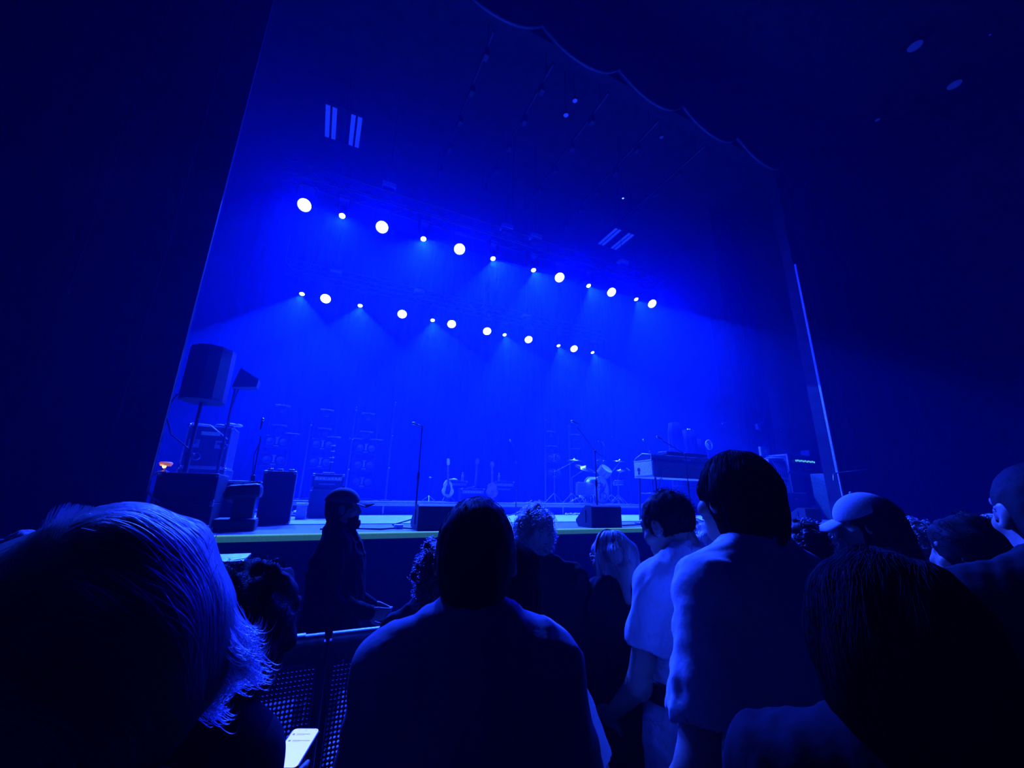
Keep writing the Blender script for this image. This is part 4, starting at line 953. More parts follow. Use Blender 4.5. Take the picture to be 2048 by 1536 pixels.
# coil of cable
p = at_y(1636, 1004, 7.7); t = MB()
for k in range(7): t.tube([(p.x + (.20 + .012 * k) * math.cos(a), 7.75 + .08 * math.sin(a) - .012 * k, HS + .21 + (.17 - .01 * k) * math.sin(a)) for a in np.linspace(0, 2 * PI, 24)], .013, 5, caps=False)
for k in range(6): t.ball((p.x + .17 * math.cos(k * 1.05), 7.64, HS + .21 + .14 * math.sin(k * 1.05)), .018, 8, 6)
tag(t.build('cable_coil', 'steel'), 'coil of cable with bright plugs leaning below the equipment rack', 'cable')
# slim bars of light fittings over the rack
for (u, v, y, lab, w, rr) in ((1520, 846, 9.6, 'hanging fitting with a slanted bright bar above the equipment rack', .5, R(-16)), (1570, 860, 9.6, 'slim bright bar hanging above the equipment rack', .55, R(-7)), (1448, 846, 9.9, 'faint slim bar hanging behind the tall head', .22, R(-20))):
    p = at_y(u, v, y); t = thing('hanging_bar', lab, 'bar', (p.x, y, p.z), 0, 'slim hanging bars')
    MB().box((0, 0, 0), (w, .05, .03), Matrix.Rotation(rr, 3, 'Y'), bev=.005).build('bar', 'aluminium', t); MB().tube([(0, .02, 0), (0, .02, 14.9 - p.z)], .008, 6).build('hanging_cable', 'black_metal', t)
    if w == .5: MB().box((-.16, 0, -.16), (.18, .12, .22), bev=.02).build('head', 'grey_plastic', t); MB().tube([(-.1, 0, -.26), (0, 0, -.42), (.15, 0, -.40)], .01, 6).build('cable', 'steel', t)
# thin pole across the proscenium edge with hanging cable
p0 = at_y(1672, 946, 6.05); p1 = at_y(1734, 939, 6.05); t = thing('cross_pole', 'thin pole jutting past the bright proscenium edge line on an upright stand', 'pole', (p0.x, 6.05, HS))
MB().tube([Vector((0, 0, p0.z - HS)), p1 - Vector((p0.x, 6.05, HS))], .013).build('pole', 'grey_plastic', t); MB().tube([(0, 0, .02), (0, 0, p0.z - HS)], .016).build('stand_post', 'black_metal', t)
MB().lathe([(0, 0), (.18, 0), (.18, .015), (.03, .03), (0, .03)], n=24).build('base', 'black_metal', t)
MB().tube([(0, 0, p0.z - HS), (-.14, .0, p0.z - HS - .05), (-.18, 0, p0.z - HS - .2)], .012, 6).build('cable', 'steel', t)
x0, x1, z0, z1 = rect(1653, 948, 1674, 1000, 7.2); t = thing('tall_case', 'tall narrow dull green case between the rack and proscenium edge', 'case', ((x0 + x1) / 2, 7.2, HS)); MB().box((0, .2, (z1 - HS) / 2), (x1 - x0, .4, z1 - HS), bev=.012).build('body', mat('dull_green', (.10, .16, .10), .8), t); MB().box((0, -.004, (z1 - HS) * .9), (.2, .012, .05), bev=.004).build('handle', 'steel', t)
# ------------------------------------------------------------------ barricade in front of the pit
def barricade():
    t = thing('crowd_barricade', 'x', 'barrier', (0, 2.0, 0), 0, 'crowd barricades'); W = 1.0; H = 1.19
    px, pz = .0148, .0165; nx, nz = int(.95 / px), int(.96 / pz); z0 = .14; m = MB(); th = .005; r = .0052; n = 6; x0 = -nx * px / 2
    vs = []; fs = []
    for i in range(nx):
        for j in range(nz):
            cx, cz = x0 + (i + .5) * px, z0 + (j + .5) * pz; b = len(vs)
            for y in (0, th):
                for (dx, dz_) in ((-1, -1), (1, -1), (1, 1), (-1, 1)): vs.append((cx + dx * px / 2, y, cz + dz_ * pz / 2))
                for k in range(n):
                    a = 2 * PI * k / n + PI / 6; vs.append((cx + r * math.cos(a), y, cz + r * math.sin(a)))
            # hex angles: 30 90 150 210 270 330 ; corners BL0 BR1 TR2 TL3
            for y in (0, 1):
                o = b + y * (4 + n); h = [o + 4 + k for k in range(6)]; q = [o + k for k in range(4)]
                F_ = [(q[1], q[2], h[0], h[5]), (q[2], h[1], h[0]), (q[2], q[3], h[2], h[1])[:4], (q[3], q[0], h[3], h[2]), (q[0], h[4], h[3]), (q[0], q[1], h[5], h[4])]
                for f in F_: fs.append(f if y == 0 else f[::-1])
            for k in range(n):
                k2 = (k + 1) % n; fs.append((b + 4 + k, b + 4 + k2, b + 4 + n + 4 + k2, b + 4 + n + 4 + k))
    m.add(vs, fs)
    m.build('perforated_panel', 'perforated_steel', t)
    f = MB()
    for s in (-1, 1): f.box((s * (W / 2 - .012), .012, .60), (.022, .035, 1.16), bev=.004)
    f.box((0, .012, .075), (W - .02, .03, .13), bev=.005).box((0, .006, 1.145), (W - .02, .014, .08), bev=.003).build('frame', 'perforated_steel', t)
    MB().tube([(-W / 2 + .01, .0, H), (W / 2 - .01, 0, H)], .022, 12).build('top_rail', 'rail_paint', t)
    for q in (.14, .36): MB().tube([(q, 0, H), (q + .06, 0, H)], .027, 12).build('rail_collar', 'aluminium', t)
    MB().box((.2, -.012, 1.12), (.12, .016, .10), bev=.004).build('bracket_plate', 'black_paint', t)
    MB().box((0, .55, .015), (W - .02, 1.05, .02), bev=.004).build('step_plate', 'perforated_steel', t)
    for s in (-1, 1): MB().tube([(s * (W / 2 - .06), .04, 1.0), (s * (W / 2 - .06), .95, .03)], .02).build('brace', 'black_metal', t)
    return t
BX = .635
br = barricade(); tag(br, 'perforated steel crowd barricade directly in front of the broad person with close-cropped hair', 'barrier', 'crowd barricades'); br.location = (BX, 1.99, 0)
dup(br, (BX - 1.01, 1.99, 0), 0, 'perforated steel crowd barricade past the curly-haired person holding the phone')
dup(br, (BX + 1.01, 1.99, 0), 0, 'perforated steel crowd barricade before the dark-topped blonde person')
dup(br, (BX + 2.02, 1.99, 0), 0, 'perforated steel crowd barricade in front of the people in pale T-shirts')
p = at_y(436, 1128, 4.6); t = thing('pit_box', 'box with pale lit lid standing in the pit beyond the long wavy hair', 'box', (p.x - .12, 4.6, 0))
zt = at_y(440, 1114, 4.75).z
MB().box((0, .15, zt / 2 - .02), (.62, .5, zt - .04), bev=.01).build('body', 'case_panel', t); MB().box((0, .15, zt - .02), (.64, .52, .03), bev=.006).build('lid', 'aluminium', t)

# ------------------------------------------------------------------ implicit-surface figures
def surface_nets(V, org, h):
    s = V < 0
    c = np.zeros(tuple(n - 1 for n in V.shape), np.int8); cr = [(i, j, k) for i in (0, 1) for j in (0, 1) for k in (0, 1)]
    nx, ny, nz = c.shape
    for (i, j, k) in cr: c += s[i:i + nx, j:j + ny, k:k + nz]
    act = (c > 0) & (c < 8); ci = np.argwhere(act); idx = -np.ones(c.shape, np.int64); idx[act] = np.arange(len(ci))
    vals = {o: V[ci[:, 0] + o[0], ci[:, 1] + o[1], ci[:, 2] + o[2]] for o in cr}
    acc = np.zeros((len(ci), 3)); cnt = np.zeros(len(ci))
    for a in cr:
        for ax in range(3):
            if a[ax]: continue
            b = list(a); b[ax] = 1; b = tuple(b); va, vb = vals[a], vals[b]; x = (va < 0) != (vb < 0)
            t = np.where(x, va / np.where(x, va - vb, 1), 0); p = np.array(a, float) + np.outer(t, np.array(b, float) - np.array(a, float))
            acc[x] += p[x]; cnt[x] += 1
    verts = (ci + acc / cnt[:, None]) * h + org
    faces = []
    for ax in range(3):
        u, w = [(1, 2), (2, 0), (0, 1)][ax]
        sl0 = [slice(1, -1)] * 3; sl1 = [slice(1, -1)] * 3; sl0[ax] = slice(0, -1); sl1[ax] = slice(1, None)
        x = s[tuple(sl0)] != s[tuple(sl1)]; e = np.argwhere(x)
        if not len(e): continue
        e0 = e.copy(); e0[:, u] += 1; e0[:, w] += 1
        ins = s[e0[:, 0], e0[:, 1], e0[:, 2]]
        q = []
        for (du, dw) in ((-1, -1), (0, -1), (0, 0), (-1, 0)):
            g = e0.copy(); g[:, u] += du; g[:, w] += dw; q.append(idx[g[:, 0], g[:, 1], g[:, 2]])
        q = np.stack(q, 1); q[~ins] = q[~ins][:, ::-1]; faces.append(q)
    return verts, np.concatenate(faces)

def rotm(rx=0, ry=0, rz=0): return np.array(Euler((R(rx), R(ry), R(rz)), 'XYZ').to_matrix())
class Field:
    """signed field of ellipsoids and tapered capsules, smoothly joined, some carved away"""
    def __init__(s): s.p = []; s.warp = None; s.cut = []
    def ell(s, c, r, rot=None, k=.02, op='u', fr=None): s.p.append(('e', np.array(c, float), np.array(r, float), np.eye(3) if rot is None else rot, k, op, fr)); return s
    def cap(s, a, b, ra, rb, k=.02, op='u', fr=None): s.p.append(('c', np.array(a, float), np.array(b, float), (ra, rb), k, op, fr)); return s
    def one(s, q, P):
        fr = q[-1]
        if fr is not None: P = (P - fr[0]) @ fr[1] + fr[0]
        if q[0] == 'e':
            L = (P - q[1]) @ q[3]; a = L / q[2]; k0 = np.sqrt((a * a).sum(-1)); b = a / q[2]; k1 = np.sqrt((b * b).sum(-1)) + 1e-9; return k0 * (k0 - 1) / k1
        a, b, (ra, rb) = q[1], q[2], q[3]; ab = b - a; t = np.clip(((P - a) @ ab) / (ab @ ab), 0, 1); d = P - (a + t[..., None] * ab)
        return np.sqrt((d * d).sum(-1)) - (ra + (rb - ra) * t)
    def bounds(s, q):
        if q[0] == 'e': lo, hi = q[1] - q[2].max(), q[1] + q[2].max()
        else:
            m = max(q[3]); lo, hi = np.minimum(q[1], q[2]) - m, np.maximum(q[1], q[2]) + m
        fr = q[-1]
        if fr is not None:
            cs = np.array([[x, y, z] for x in (lo[0], hi[0]) for y in (lo[1], hi[1]) for z in (lo[2], hi[2])]); cs = (cs - fr[0]) @ fr[1].T + fr[0]; lo, hi = cs.min(0), cs.max(0)
        return lo, hi
    def __call__(s, P):
        d = np.full(P.shape[:-1], 1.0)
        for q in s.p: d = s.mix(d, s.one(q, P), q)
        return s.finish(d, P)
    def mix(s, d, e, q):
        k, op = q[-3], q[-2]
        if op == 'u': h = np.clip(.5 + .5 * (d - e) / k, 0, 1); return d + (e - d) * h - k * h * (1 - h)
        h = np.clip(.5 - .5 * (d + e) / k, 0, 1); return d + (-e - d) * h + k * h * (1 - h)
    def finish(s, d, P):
        if s.warp is not None: d = d + s.warp(P)
        for (o, n) in s.cut: d = np.maximum(d, (P - o) @ n)
        return d
    def mesh(s, h, pad=.03):
        B = [s.bounds(q) for q in s.p if q[-2] == 'u']; lo = np.min([b[0] for b in B], 0) - pad; hi = np.max([b[1] for b in B], 0) + pad
        for (o, n) in s.cut:        # trim the box where an axis-aligned cut empties it
            if n[2] < -.99: lo[2] = max(lo[2], o[2] - pad)
            if n[2] > .99: hi[2] = min(hi[2], o[2] + pad)
        N = np.ceil((hi - lo) / h).astype(int) + 1; ax = [lo[i] + np.arange(N[i]) * h for i in range(3)]
        d = np.full(tuple(N), .2)
        for q in s.p:
            a, b = s.bounds(q); m = q[-3] + 4 * h + .02; i0 = np.clip(np.floor((a - m - lo) / h).astype(int), 0, N); i1 = np.clip(np.ceil((b + m - lo) / h).astype(int) + 1, 0, N)
            if (i1 <= i0).any(): continue
            sl = tuple(slice(i0[i], i1[i]) for i in range(3)); P = np.stack(np.meshgrid(*[ax[i][sl[i]] for i in range(3)], indexing='ij'), -1)
            d[sl] = s.mix(d[sl], s.one(q, P), q)
        if s.warp is not None or s.cut:
            near = np.abs(d) < .12; ii = np.nonzero(near | (d < 0)); P = np.stack([ax[i][ii[i]] for i in range(3)], -1); d[ii] = s.finish(d[ii], P)
        return surface_nets(d, lo, h)

def curl_noise(amp, f, seed=0):
    rg = np.random.default_rng(seed); D = rg.normal(size=(6, 3)); D /= np.linalg.norm(D, axis=1)[:, None]; ph = rg.uniform(0, 6.3, 6); fs = f * rg.uniform(.7, 1.4, 6)
    def w(P): return amp * sum(np.sin((P @ D[i]) * fs[i] + ph[i] + 1.5 * np.sin((P @ D[(i + 2) % 6]) * fs[i] * .6)) for i in range(6)) / 2.4
    return w
def folds(amp, seed=0):
    """cloth creases: irregular soft ridges, mostly running down the body and out from the shoulders"""
    rg = np.random.default_rng(seed); n = 10; K = rg.normal(size=(n, 3)) * np.array([1, .8, .45]); K /= np.linalg.norm(K, axis=1)[:, None]; K *= rg.uniform(45, 105, n)[:, None]; ph = rg.uniform(0, 6.3, n); L = rg.normal(size=(n, 3)) * 9
    def w(P):
        q = [P @ K[i] + ph[i] for i in range(n)]; lo = [np.sin(P @ L[i] + ph[i]) for i in range(n)]; v = 0
        for i in range(n):                                    # sparse ridges, each fading in and out over the cloth
            r = np.sin(q[i] + 2.2 * lo[(i + 1) % n]); v = v + np.clip(lo[i] * 1.6 - .5, 0, 1) * (np.exp(-((r - 1) / .45) ** 2) - .35 * np.exp(-((r + .2) / .5) ** 2))
        z = P[..., 2]; d = np.sin(95 * P[..., 0] + 25 * P[..., 1] + 3 * np.sin(5 * z + ph[0])) * np.clip((1.28 - z) * 2.2, 0, 1) * .45
        return -amp * (v + d + .35)
    return w

HAIR_M = {}
def hair_material(key):
    if key in HAIR_M: return HAIR_M[key]
    if key == 'hair_black': HAIR_M[key] = MT[key]; return MT[key]
    m = bpy.data.materials.new(key + '_strands'); m.use_nodes = True; nt = m.node_tree; nt.nodes.clear()
    o = nt.nodes.new('ShaderNodeOutputMaterial'); h = nt.nodes.new('ShaderNodeBsdfHairPrincipled'); h.parametrization = 'COLOR'
    c = {'hair_black': (.007, .007, .008), 'hair_brown': (.07, .05, .05), 'hair_ash': (.14, .13, .13), 'hair_blond': (.62, .56, .55), 'hair_grey': (.6, .6, .62)}[key]
    info = nt.nodes.new('ShaderNodeHairInfo'); mr = nt.nodes.new('ShaderNodeMix'); mr.data_type = 'RGBA'
    mr.inputs['A'].default_value = (*[q * .75 for q in c], 1); mr.inputs['B'].default_value = (*[min(1, q * 1.25) for q in c], 1)
    nt.links.new(info.outputs['Random'], mr.inputs['Factor']); nt.links.new(mr.outputs['Result'], h.inputs['Color'])
    h.inputs['Roughness'].default_value = .6 if key == 'hair_black' else .35; h.inputs['Radial Roughness'].default_value = .4
    nt.links.new(h.outputs[0], o.inputs['Surface']); HAIR_M[key] = m; return m
class Strands:
    """combed hair: curves with a radius that tapers to the tip"""
    def __init__(s): s.P = []; s.r = []
    def add(s, P, r): s.P.append(P); s.r.append(r); return s
    def build(s, parent, col):
        n = [P.shape[1] for P in s.P for _ in range(P.shape[0])]
        hc = bpy.data.hair_curves.new('hair_strands'); hc.add_curves(n)
        pos = np.concatenate([P.reshape(-1, 3) for P in s.P]).astype(np.float32)
        rad = np.concatenate([np.tile(np.interp(np.linspace(0, 1, P.shape[1]), [0, .1, .75, 1], [.6, 1, 1, .12]) * r, P.shape[0]) for P, r in zip(s.P, s.r)]).astype(np.float32)
        if 'position' not in hc.attributes: hc.attributes.new('position', 'FLOAT_VECTOR', 'POINT')
        hc.attributes['position'].data.foreach_set('vector', pos.ravel())
        at = hc.attributes.get('radius') or hc.attributes.new('radius', 'FLOAT', 'POINT'); at.data.foreach_set('value', rad)
        hc.materials.append(hair_material(col)); o = bpy.data.objects.new('hair_strands', hc); COL.objects.link(o); o.parent = parent; return o
def flow(field, st, direc, steps, step, off, wav=0.0, wf=40, seed=0, jit=.002):
    """strands combed over a field: they follow direc(p, i) along its surface"""
    rg = np.random.default_rng(seed); p = st.copy(); out = []; e = 1e-3; o = off + rg.uniform(-jit, jit, len(p)); ph = rg.uniform(0, 6.3, len(p)); sw = rg.normal(0, .12, (len(p), 3))
    for i in range(steps):
        g = np.stack([field(p + np.eye(3)[k] * e) - field(p - np.eye(3)[k] * e) for k in range(3)], -1); g /= np.linalg.norm(g, axis=1, keepdims=True) + 1e-9
        d = np.clip(field(p) - o, -.012, .012); p = p - g * d[:, None]
        q = p.copy()
        if wav: t = np.cross(g, direc(p, i)); q = q + t * (wav * np.sin(ph + i * step * wf))[:, None] + g * (wav * .6 * np.cos(ph + i * step * wf))[:, None]
        out.append(q); v = direc(p, i) + sw; v = v - g * (v * g).sum(1, keepdims=True); v /= np.linalg.norm(v, axis=1, keepdims=True) + 1e-9; p = p + v * step
    out = np.stack(out, 1)
    bad = np.abs(field(out)).max(1) > .022; return out[~bad]

HEADC = np.array([0, -.012, 1.655])
def scaled(v, s): return np.array(v, float) * s

def person(label, x, y, H, yaw, skin='skin', top='shirt_black', sleeve=1.0, hem=.86, w=1.0, bulk=1.0, head=(0, 0, 0), arms=None, hair=None, hcol='hair_black', legs='trousers',
           cap=None, vox=.009, fold=.004, seed=0, belt=None, hood=False, hold=(), glasses=False, beard=False, lean=0.0, collar=True, extra=None):
    s = H / 1.75; t = thing('person', label, 'person', (x, y, 0), yaw, 'people in the crowd' if not extra else None)
    neck = np.array([0, -.015, 1.515]); fr = (neck * s, rotm(*head))            # the head turns about the neck
    def S(v): return np.array(v, float) * s
    sh = .178 * w
    if arms is None: arms = (((-.255, -.02, 1.14), (-.265, .10, .90)), ((.255, -.02, 1.14), (.265, .10, .90)))
    f = Field()
    # trunk, neck
    def trunk(F, g):
        F.ell(S((0, .005, 1.29)), S((.160 * w, .112 * bulk, .20)) + g, k=.05).ell(S((0, .02 * bulk, 1.09)), S((.138 * w * bulk, .108 * bulk, .17)) + g, k=.05).ell(S((0, .0, .94)), S((.160 * w, .115 * bulk, .13)) + g, k=.05)
        F.cap(S((-sh + .02, -.012, 1.425)), S((sh - .02, -.012, 1.425)), .060 * s + g, .060 * s + g, k=.05)
        for sx in (-1, 1): F.cap(S((sx * .035, -.032, 1.525)), S((sx * .15 * w, -.02, 1.44)), .038 * s + g, .048 * s + g, k=.05)
    trunk(f, 0)
    f.cap(S((0, -.022, 1.44)), S((0, -.012, 1.57)), .066 * s * (.5 + .5 * w), .056 * s * (.5 + .5 * w), k=.035)
    # head and face
    hp = []
    f.ell(S(HEADC), S((.077, .098, .096)), k=.02, fr=fr).ell(S((0, .035, 1.592)), S((.058, .062, .078)), k=.03, fr=fr).ell(S((0, .072, 1.548)), S((.028, .024, .022)), k=.025, fr=fr)
    f.cap(S((0, .086, 1.645)), S((0, .104, 1.608)), .008 * s, .012 * s, k=.016, fr=fr)                                     # nose
    for sx in (-1, 1):
        f.cap(S((sx * .018, .080, 1.668)), S((sx * .05, .066, 1.668)), .010 * s, .010 * s, k=.02, fr=fr)                  # brow
        f.ell(S((sx * .050, .058, 1.612)), S((.022, .022, .02)), k=.02, fr=fr)                                             # cheek
        f.ell(S((sx * .032, .096, 1.645)), S((.017, .016, .013)), k=.010, op='s', fr=fr)                                   # socket
        f.ell(S((sx * .032, .080, 1.645)), S((.0125, .0125, .0115)), k=.003, fr=fr)                                        # eye
        f.ell(S((sx * .080, -.006, 1.625)), S((.011, .022, .032)), rotm(0, 0, sx * -18), k=.010, fr=fr)                    # ear
        f.ell(S((sx * .089, .0, 1.628)), S((.006, .011, .017)), k=.006, op='s', fr=fr)
    f.ell(S((0, .091, 1.577)), S((.023, .011, .008)), k=.008, fr=fr).ell(S((0, .089, 1.566)), S((.020, .011, .008)), k=.008, fr=fr)
    # arms, hands, legs
    ends = []
    fine = Field()
    for i, sx in enumerate((-1, 1)):
        a = S((sx * sh, -.012, 1.425)); b, c = S(arms[i][0]), S(arms[i][1])
        f.cap(a, b, .050 * s * (.6 + .4 * w), .038 * s, k=.035).cap(b, c, .039 * s, .026 * s, k=.02)
        d = (c - b) / np.linalg.norm(c - b); ends.append((a, b, c, d))
        hd = arms[i][2] if len(arms[i]) > 2 else {}
        fwd = np.array(hd.get('dir', d + np.array([0, .25, 0])), float); fwd /= np.linalg.norm(fwd); up = np.array(hd.get('up', (sx * -1.0, .2, .2)), float); up -= fwd * (up @ fwd); up /= np.linalg.norm(up); sd = np.cross(fwd, up)
        # palm: up is the palm normal, sd runs across the knuckles; thumb on the inner side
        th = hd.get('thumb', 1 if sx < 0 else -1); curl = hd.get('curl', .5)
        fine.cap(c - d * .05 * s, c + fwd * .01 * s, .026 * s, .024 * s, k=.012)
        Rm = np.stack([sd, up, fwd], 1)
        fine.ell(c + fwd * .050 * s, S((.040, .0155, .050)), Rm, k=.014)
        for q, (o, L) in enumerate(((-.030, .072), (-.010, .082), (.010, .077), (.029, .060))):
            p0 = c + fwd * .085 * s + sd * (-th) * o * s * -1; cu = curl * (1 + .12 * q)
            d1 = fwd * math.cos(cu * .7) + up * math.sin(cu * .7); d2 = fwd * math.cos(cu * 1.7) + up * math.sin(cu * 1.7); d3 = fwd * math.cos(cu * 2.5) + up * math.sin(cu * 2.5)
            p1 = p0 + d1 * L * .45 * s; p2 = p1 + d2 * L * .32 * s; p3 = p2 + d3 * L * .25 * s
            fine.cap(p0 - fwd * .02 * s, p1, .0095 * s, .0088 * s, k=.005).cap(p1, p2, .0088 * s, .0078 * s, k=.004).cap(p2, p3, .0078 * s, .0062 * s, k=.004)
        b0 = c + fwd * .030 * s + sd * th * .030 * s; t1 = b0 + (sd * th * .75 + fwd * .55 + up * .35) * .040 * s; t2 = t1 + (sd * th * .25 + fwd * .85 + up * .45 * curl) * .030 * s; t3 = t2 + (fwd * .9 + up * .4 * curl) * .022 * s
        fine.cap(b0, t1, .0150 * s, .0105 * s, k=.010).cap(t1, t2, .0105 * s, .0095 * s, k=.004).cap(t2, t3, .0095 * s, .007 * s, k=.004)
    lg = []
    for sx in (-1, 1):
        hip, kn, an = S((sx * .088, 0, .90)), S((sx * .10, .012, .49)), S((sx * .105, -.02, .085)); lg.append((hip, kn, an))
        f.cap(hip, kn, .084 * s * bulk, .054 * s, k=.03).cap(kn, an, .056 * s, .036 * s, k=.02).ell(S((sx * .108, .045, .042)), S((.042, .128, .040)), k=.02)
    V, Fc = f.mesh(vox); V2, F2 = fine.mesh(.0042)
    MB().arrays(V, Fc).arrays(V2, F2).build('body', skin, t)
    # upper garment
    g = .012 * s; c_ = Field()
    cuff = []
    for (a, b, c, d) in ends:
        ra = .050 * s * (.6 + .4 * w)
        if sleeve <= .5:
            q = sleeve / .5; e = a + (b - a) * q; c_.cap(a, e, ra + g, ra + (.038 * s - ra) * q + g * 1.9, k=.035); cuff.append((e, (b - a) / np.linalg.norm(b - a)))
        else:
            q = (sleeve - .5) / .5; e = b + (c - b) * q; c_.cap(a, b, ra + g, .039 * s + g, k=.035).cap(b, e, .039 * s + g, .039 * s + (.026 - .039) * s * q + g, k=.02)
    for (e, dn) in cuff: c_.ell(e + dn * .115 * s, S((.12, .12, .12)), k=.004, op='s')
    trunk(c_, g)
    def shirt_extra(F, g):
        F.cap(S((0, -.026, 1.38)), S((0, -.024, 1.485)), .070 * s * (.5 + .5 * w) + g, .066 * s * (.5 + .5 * w) + g, k=.03)
        F.ell(S((0, .005, 1.14)), S((.160 * w * (.5 + .5 * bulk), .118 * bulk, .34)) + g * 1.5, k=.07).ell(S((0, .0, .93)), S((.168 * w, .126 * bulk, .19)) + g * 1.3, k=.06)
        for sx in (-1, 1): F.cap(S((sx * .086, 0, .95)), S((sx * .09, 0, .80)), .090 * s * bulk + g, .090 * s * bulk + g, k=.05)
    shirt_extra(c_, g)
    c_.ell(S((0, .016, 1.585)), S((.062 * (.5 + .5 * w), .070, .062)), k=.010, op='s')
    if hood: c_.ell(S((0, -.085, 1.455)), S((.125, .07, .075)), rotm(-20), k=.03)
    if collar: 
        for k in range(14):
            an = 2 * PI * k / 14; an2 = 2 * PI * (k + 1) / 14; rx, ry = .074 * (.5 + .5 * w), .074
            c_.cap(S((rx * math.cos(an), -.012 + ry * math.sin(an), 1.520 - .028 * math.sin(an))), S((rx * math.cos(an2), -.012 + ry * math.sin(an2), 1.520 - .028 * math.sin(an2))), .009 * s, .009 * s, k=.008)
    c_.warp = folds(fold * .72, seed); c_.cut = [(S((0, 0, hem)), np.array([0, 0, -1.0]))]
    V, Fc = c_.mesh(vox); MB().arrays(V, Fc).build('top_garment', top, t)
    # trousers
    tr = Field(); tr.ell(S((0, .0, .93)), S((.164 * w, .120 * bulk, .13)) + .006, k=.04)
    for hip, kn, an in lg: tr.cap(hip, kn, .088 * s * bulk, .068 * s, k=.04).cap(kn, an, .068 * s, .058 * s, k=.03)
    tr.cut = [(S((0, 0, 1.0)), np.array([0, 0, 1.0]))]; tr.warp = folds(fold, seed + 5); V, Fc = tr.mesh(.014); MB().arrays(V, Fc).build('trousers', legs, t)
    if belt:
        bl = Field(); trunk(bl, g + .010); shirt_extra(bl, g + .010); bl.cut = [(S((0, 0, belt - .032)), np.array([0, 0, -1.0])), (S((0, 0, belt + .032)), np.array([0, 0, 1.0]))]
        V, Fc = bl.mesh(.008); o = MB().arrays(V, Fc).build('belt_bag_strap', 'webbing', t); o['label'] = 'wide black strap around the waist'
    # hair
    def hd_pt(v): return (S(v) - fr[0]) @ fr[1].T + fr[0]
    if hair: hair(t, s, fr, S, hd_pt, hcol, seed)
    if cap:
        cf = Field(); cf.ell(S((0, -.012, 1.668)), S((.089, .112, .102)), k=.01, fr=fr); o_ = hd_pt((0, -.01, 1.672)); n_ = fr[1] @ np.array([0, -.10, -1.0]); cf.cut = [(o_, n_ / np.linalg.norm(n_))]
        V, Fc = cf.mesh(.006); hb = MB().arrays(V, Fc).build('cap', cap[0], t)
        bm_ = MB(); vs = []; fs = []; n = 14
        for side in (0, 1):
            for j in range(5):
                for i in range(n + 1):
                    a = -1 + 2 * i / n; q = j / 4; vs.append(tuple(hd_pt((.086 * a * (1 - .12 * q), .056 + .047 * math.sqrt(max(0, 1 - a * a * .75)) + q * .092 * (1 - .35 * a * a), 1.684 - .020 * a * a - .022 * q - .005 * side))))
        m_ = 5 * (n + 1)
        for j in range(4):
            for i in range(n):
                a = j * (n + 1) + i; fs.append((a, a + 1, a + n + 2, a + n + 1)); fs.append((m_ + a, m_ + a + n + 1, m_ + a + n + 2, m_ + a + 1))
        for i in range(n): a = 4 * (n + 1) + i; fs.append((a, a + 1, m_ + a + 1, m_ + a))
        for j in range(4):
            for i in (0, n): a = j * (n + 1) + i; fs.append((a, a + n + 1, m_ + a + n + 1, m_ + a))
        bm_.add(vs, fs, True).build('brim', cap[0], hb); MB().ball(hd_pt((0, -.012, 1.771)), .008, 8, 6).build('cap_button', cap[0], hb)
    if beard:
        bf = Field(); bf.ell(S((0, .048, 1.555)), S((.062, .058, .055)), k=.02, fr=fr).ell(S((0, .080, 1.535)), S((.034, .030, .040)), k=.02, fr=fr).ell(S((0, .098, 1.574)), S((.03, .02, .012)), k=.01, op='s', fr=fr); bf.warp = curl_noise(.004, 190, seed)
        V, Fc = bf.mesh(.005); MB().arrays(V, Fc).build('beard', hcol, t)
    if glasses:
        gm = MB()
        for sx in (-1, 1):
            gm.tube([hd_pt((sx * .033 + .022 * math.cos(a), .104 - .01 * abs(math.cos(a)), 1.646 + .017 * math.sin(a))) for a in np.linspace(0, 2 * PI, 17)], .0022, 5, caps=False).tube([hd_pt((sx * .055, .094, 1.65)), hd_pt((sx * .082, .05, 1.652)), hd_pt((sx * .086, -.005, 1.645))], .0022, 5)
        gm.tube([hd_pt((-.011, .104, 1.65)), hd_pt((.011, .104, 1.65))], .0022, 5); gm.build('glasses', 'steel', t)
    return t

# ---- hair styles
def crown_starts(n, s, hd_pt, seed, lo=1.60, spread=1.0, back=True):
    rg = np.random.default_rng(seed); a = rg.uniform(0, 2 * PI, n); z = rg.uniform(0, 1, n) ** .6; el = z * PI / 2 * 1.05
    P = np.stack([.085 * np.cos(a) * np.cos(el), -.012 + .105 * np.sin(a) * np.cos(el), 1.655 + .105 * np.sin(el)], 1)
    return np.array([hd_pt(q) for q in P])
def cap_field(s, fr, S, infl=.012, face=.058, low=1.575, seed=0, amp=0.0, freq=80):
    h = Field(); h.ell(S(HEADC), S((.077, .098, .096)) + infl, k=.02, fr=fr).ell(S((0, -.045, 1.60)), S((.066, .062, .075)) + infl * .6, k=.03, fr=fr)
    h.ell(S((0, .105, 1.585)), S((.076, .070, .090)), k=.02, op='s', fr=fr)
    if amp: h.warp = curl_noise(amp, freq, seed)
    return h
def down_dir(fr, back=0.0, out=0.3):
    def d(p, i):
        v = np.zeros_like(p); v[:, 2] = -1; v[:, 1] = back; return v
    return d
def hair_short(strands=260, infl=.010, amp=.003, L=6, freq=120):
    def f(t, s, fr, S, hp, col, seed):
        h = cap_field(s, fr, S, infl, seed=seed, amp=amp, freq=freq); V, Fc = h.mesh(.006); m = MB().arrays(V, Fc)
        st = crown_starts(strands, s, hp, seed); st = st[(st[:, 2] > S((0, 0, 1.60))[2])]
        P = flow(h, st, down_dir(fr, -.4), L, .006, .001, seed=seed); Strands().add(P, .0007).build(m.build('hair', col, t), col)
    return f
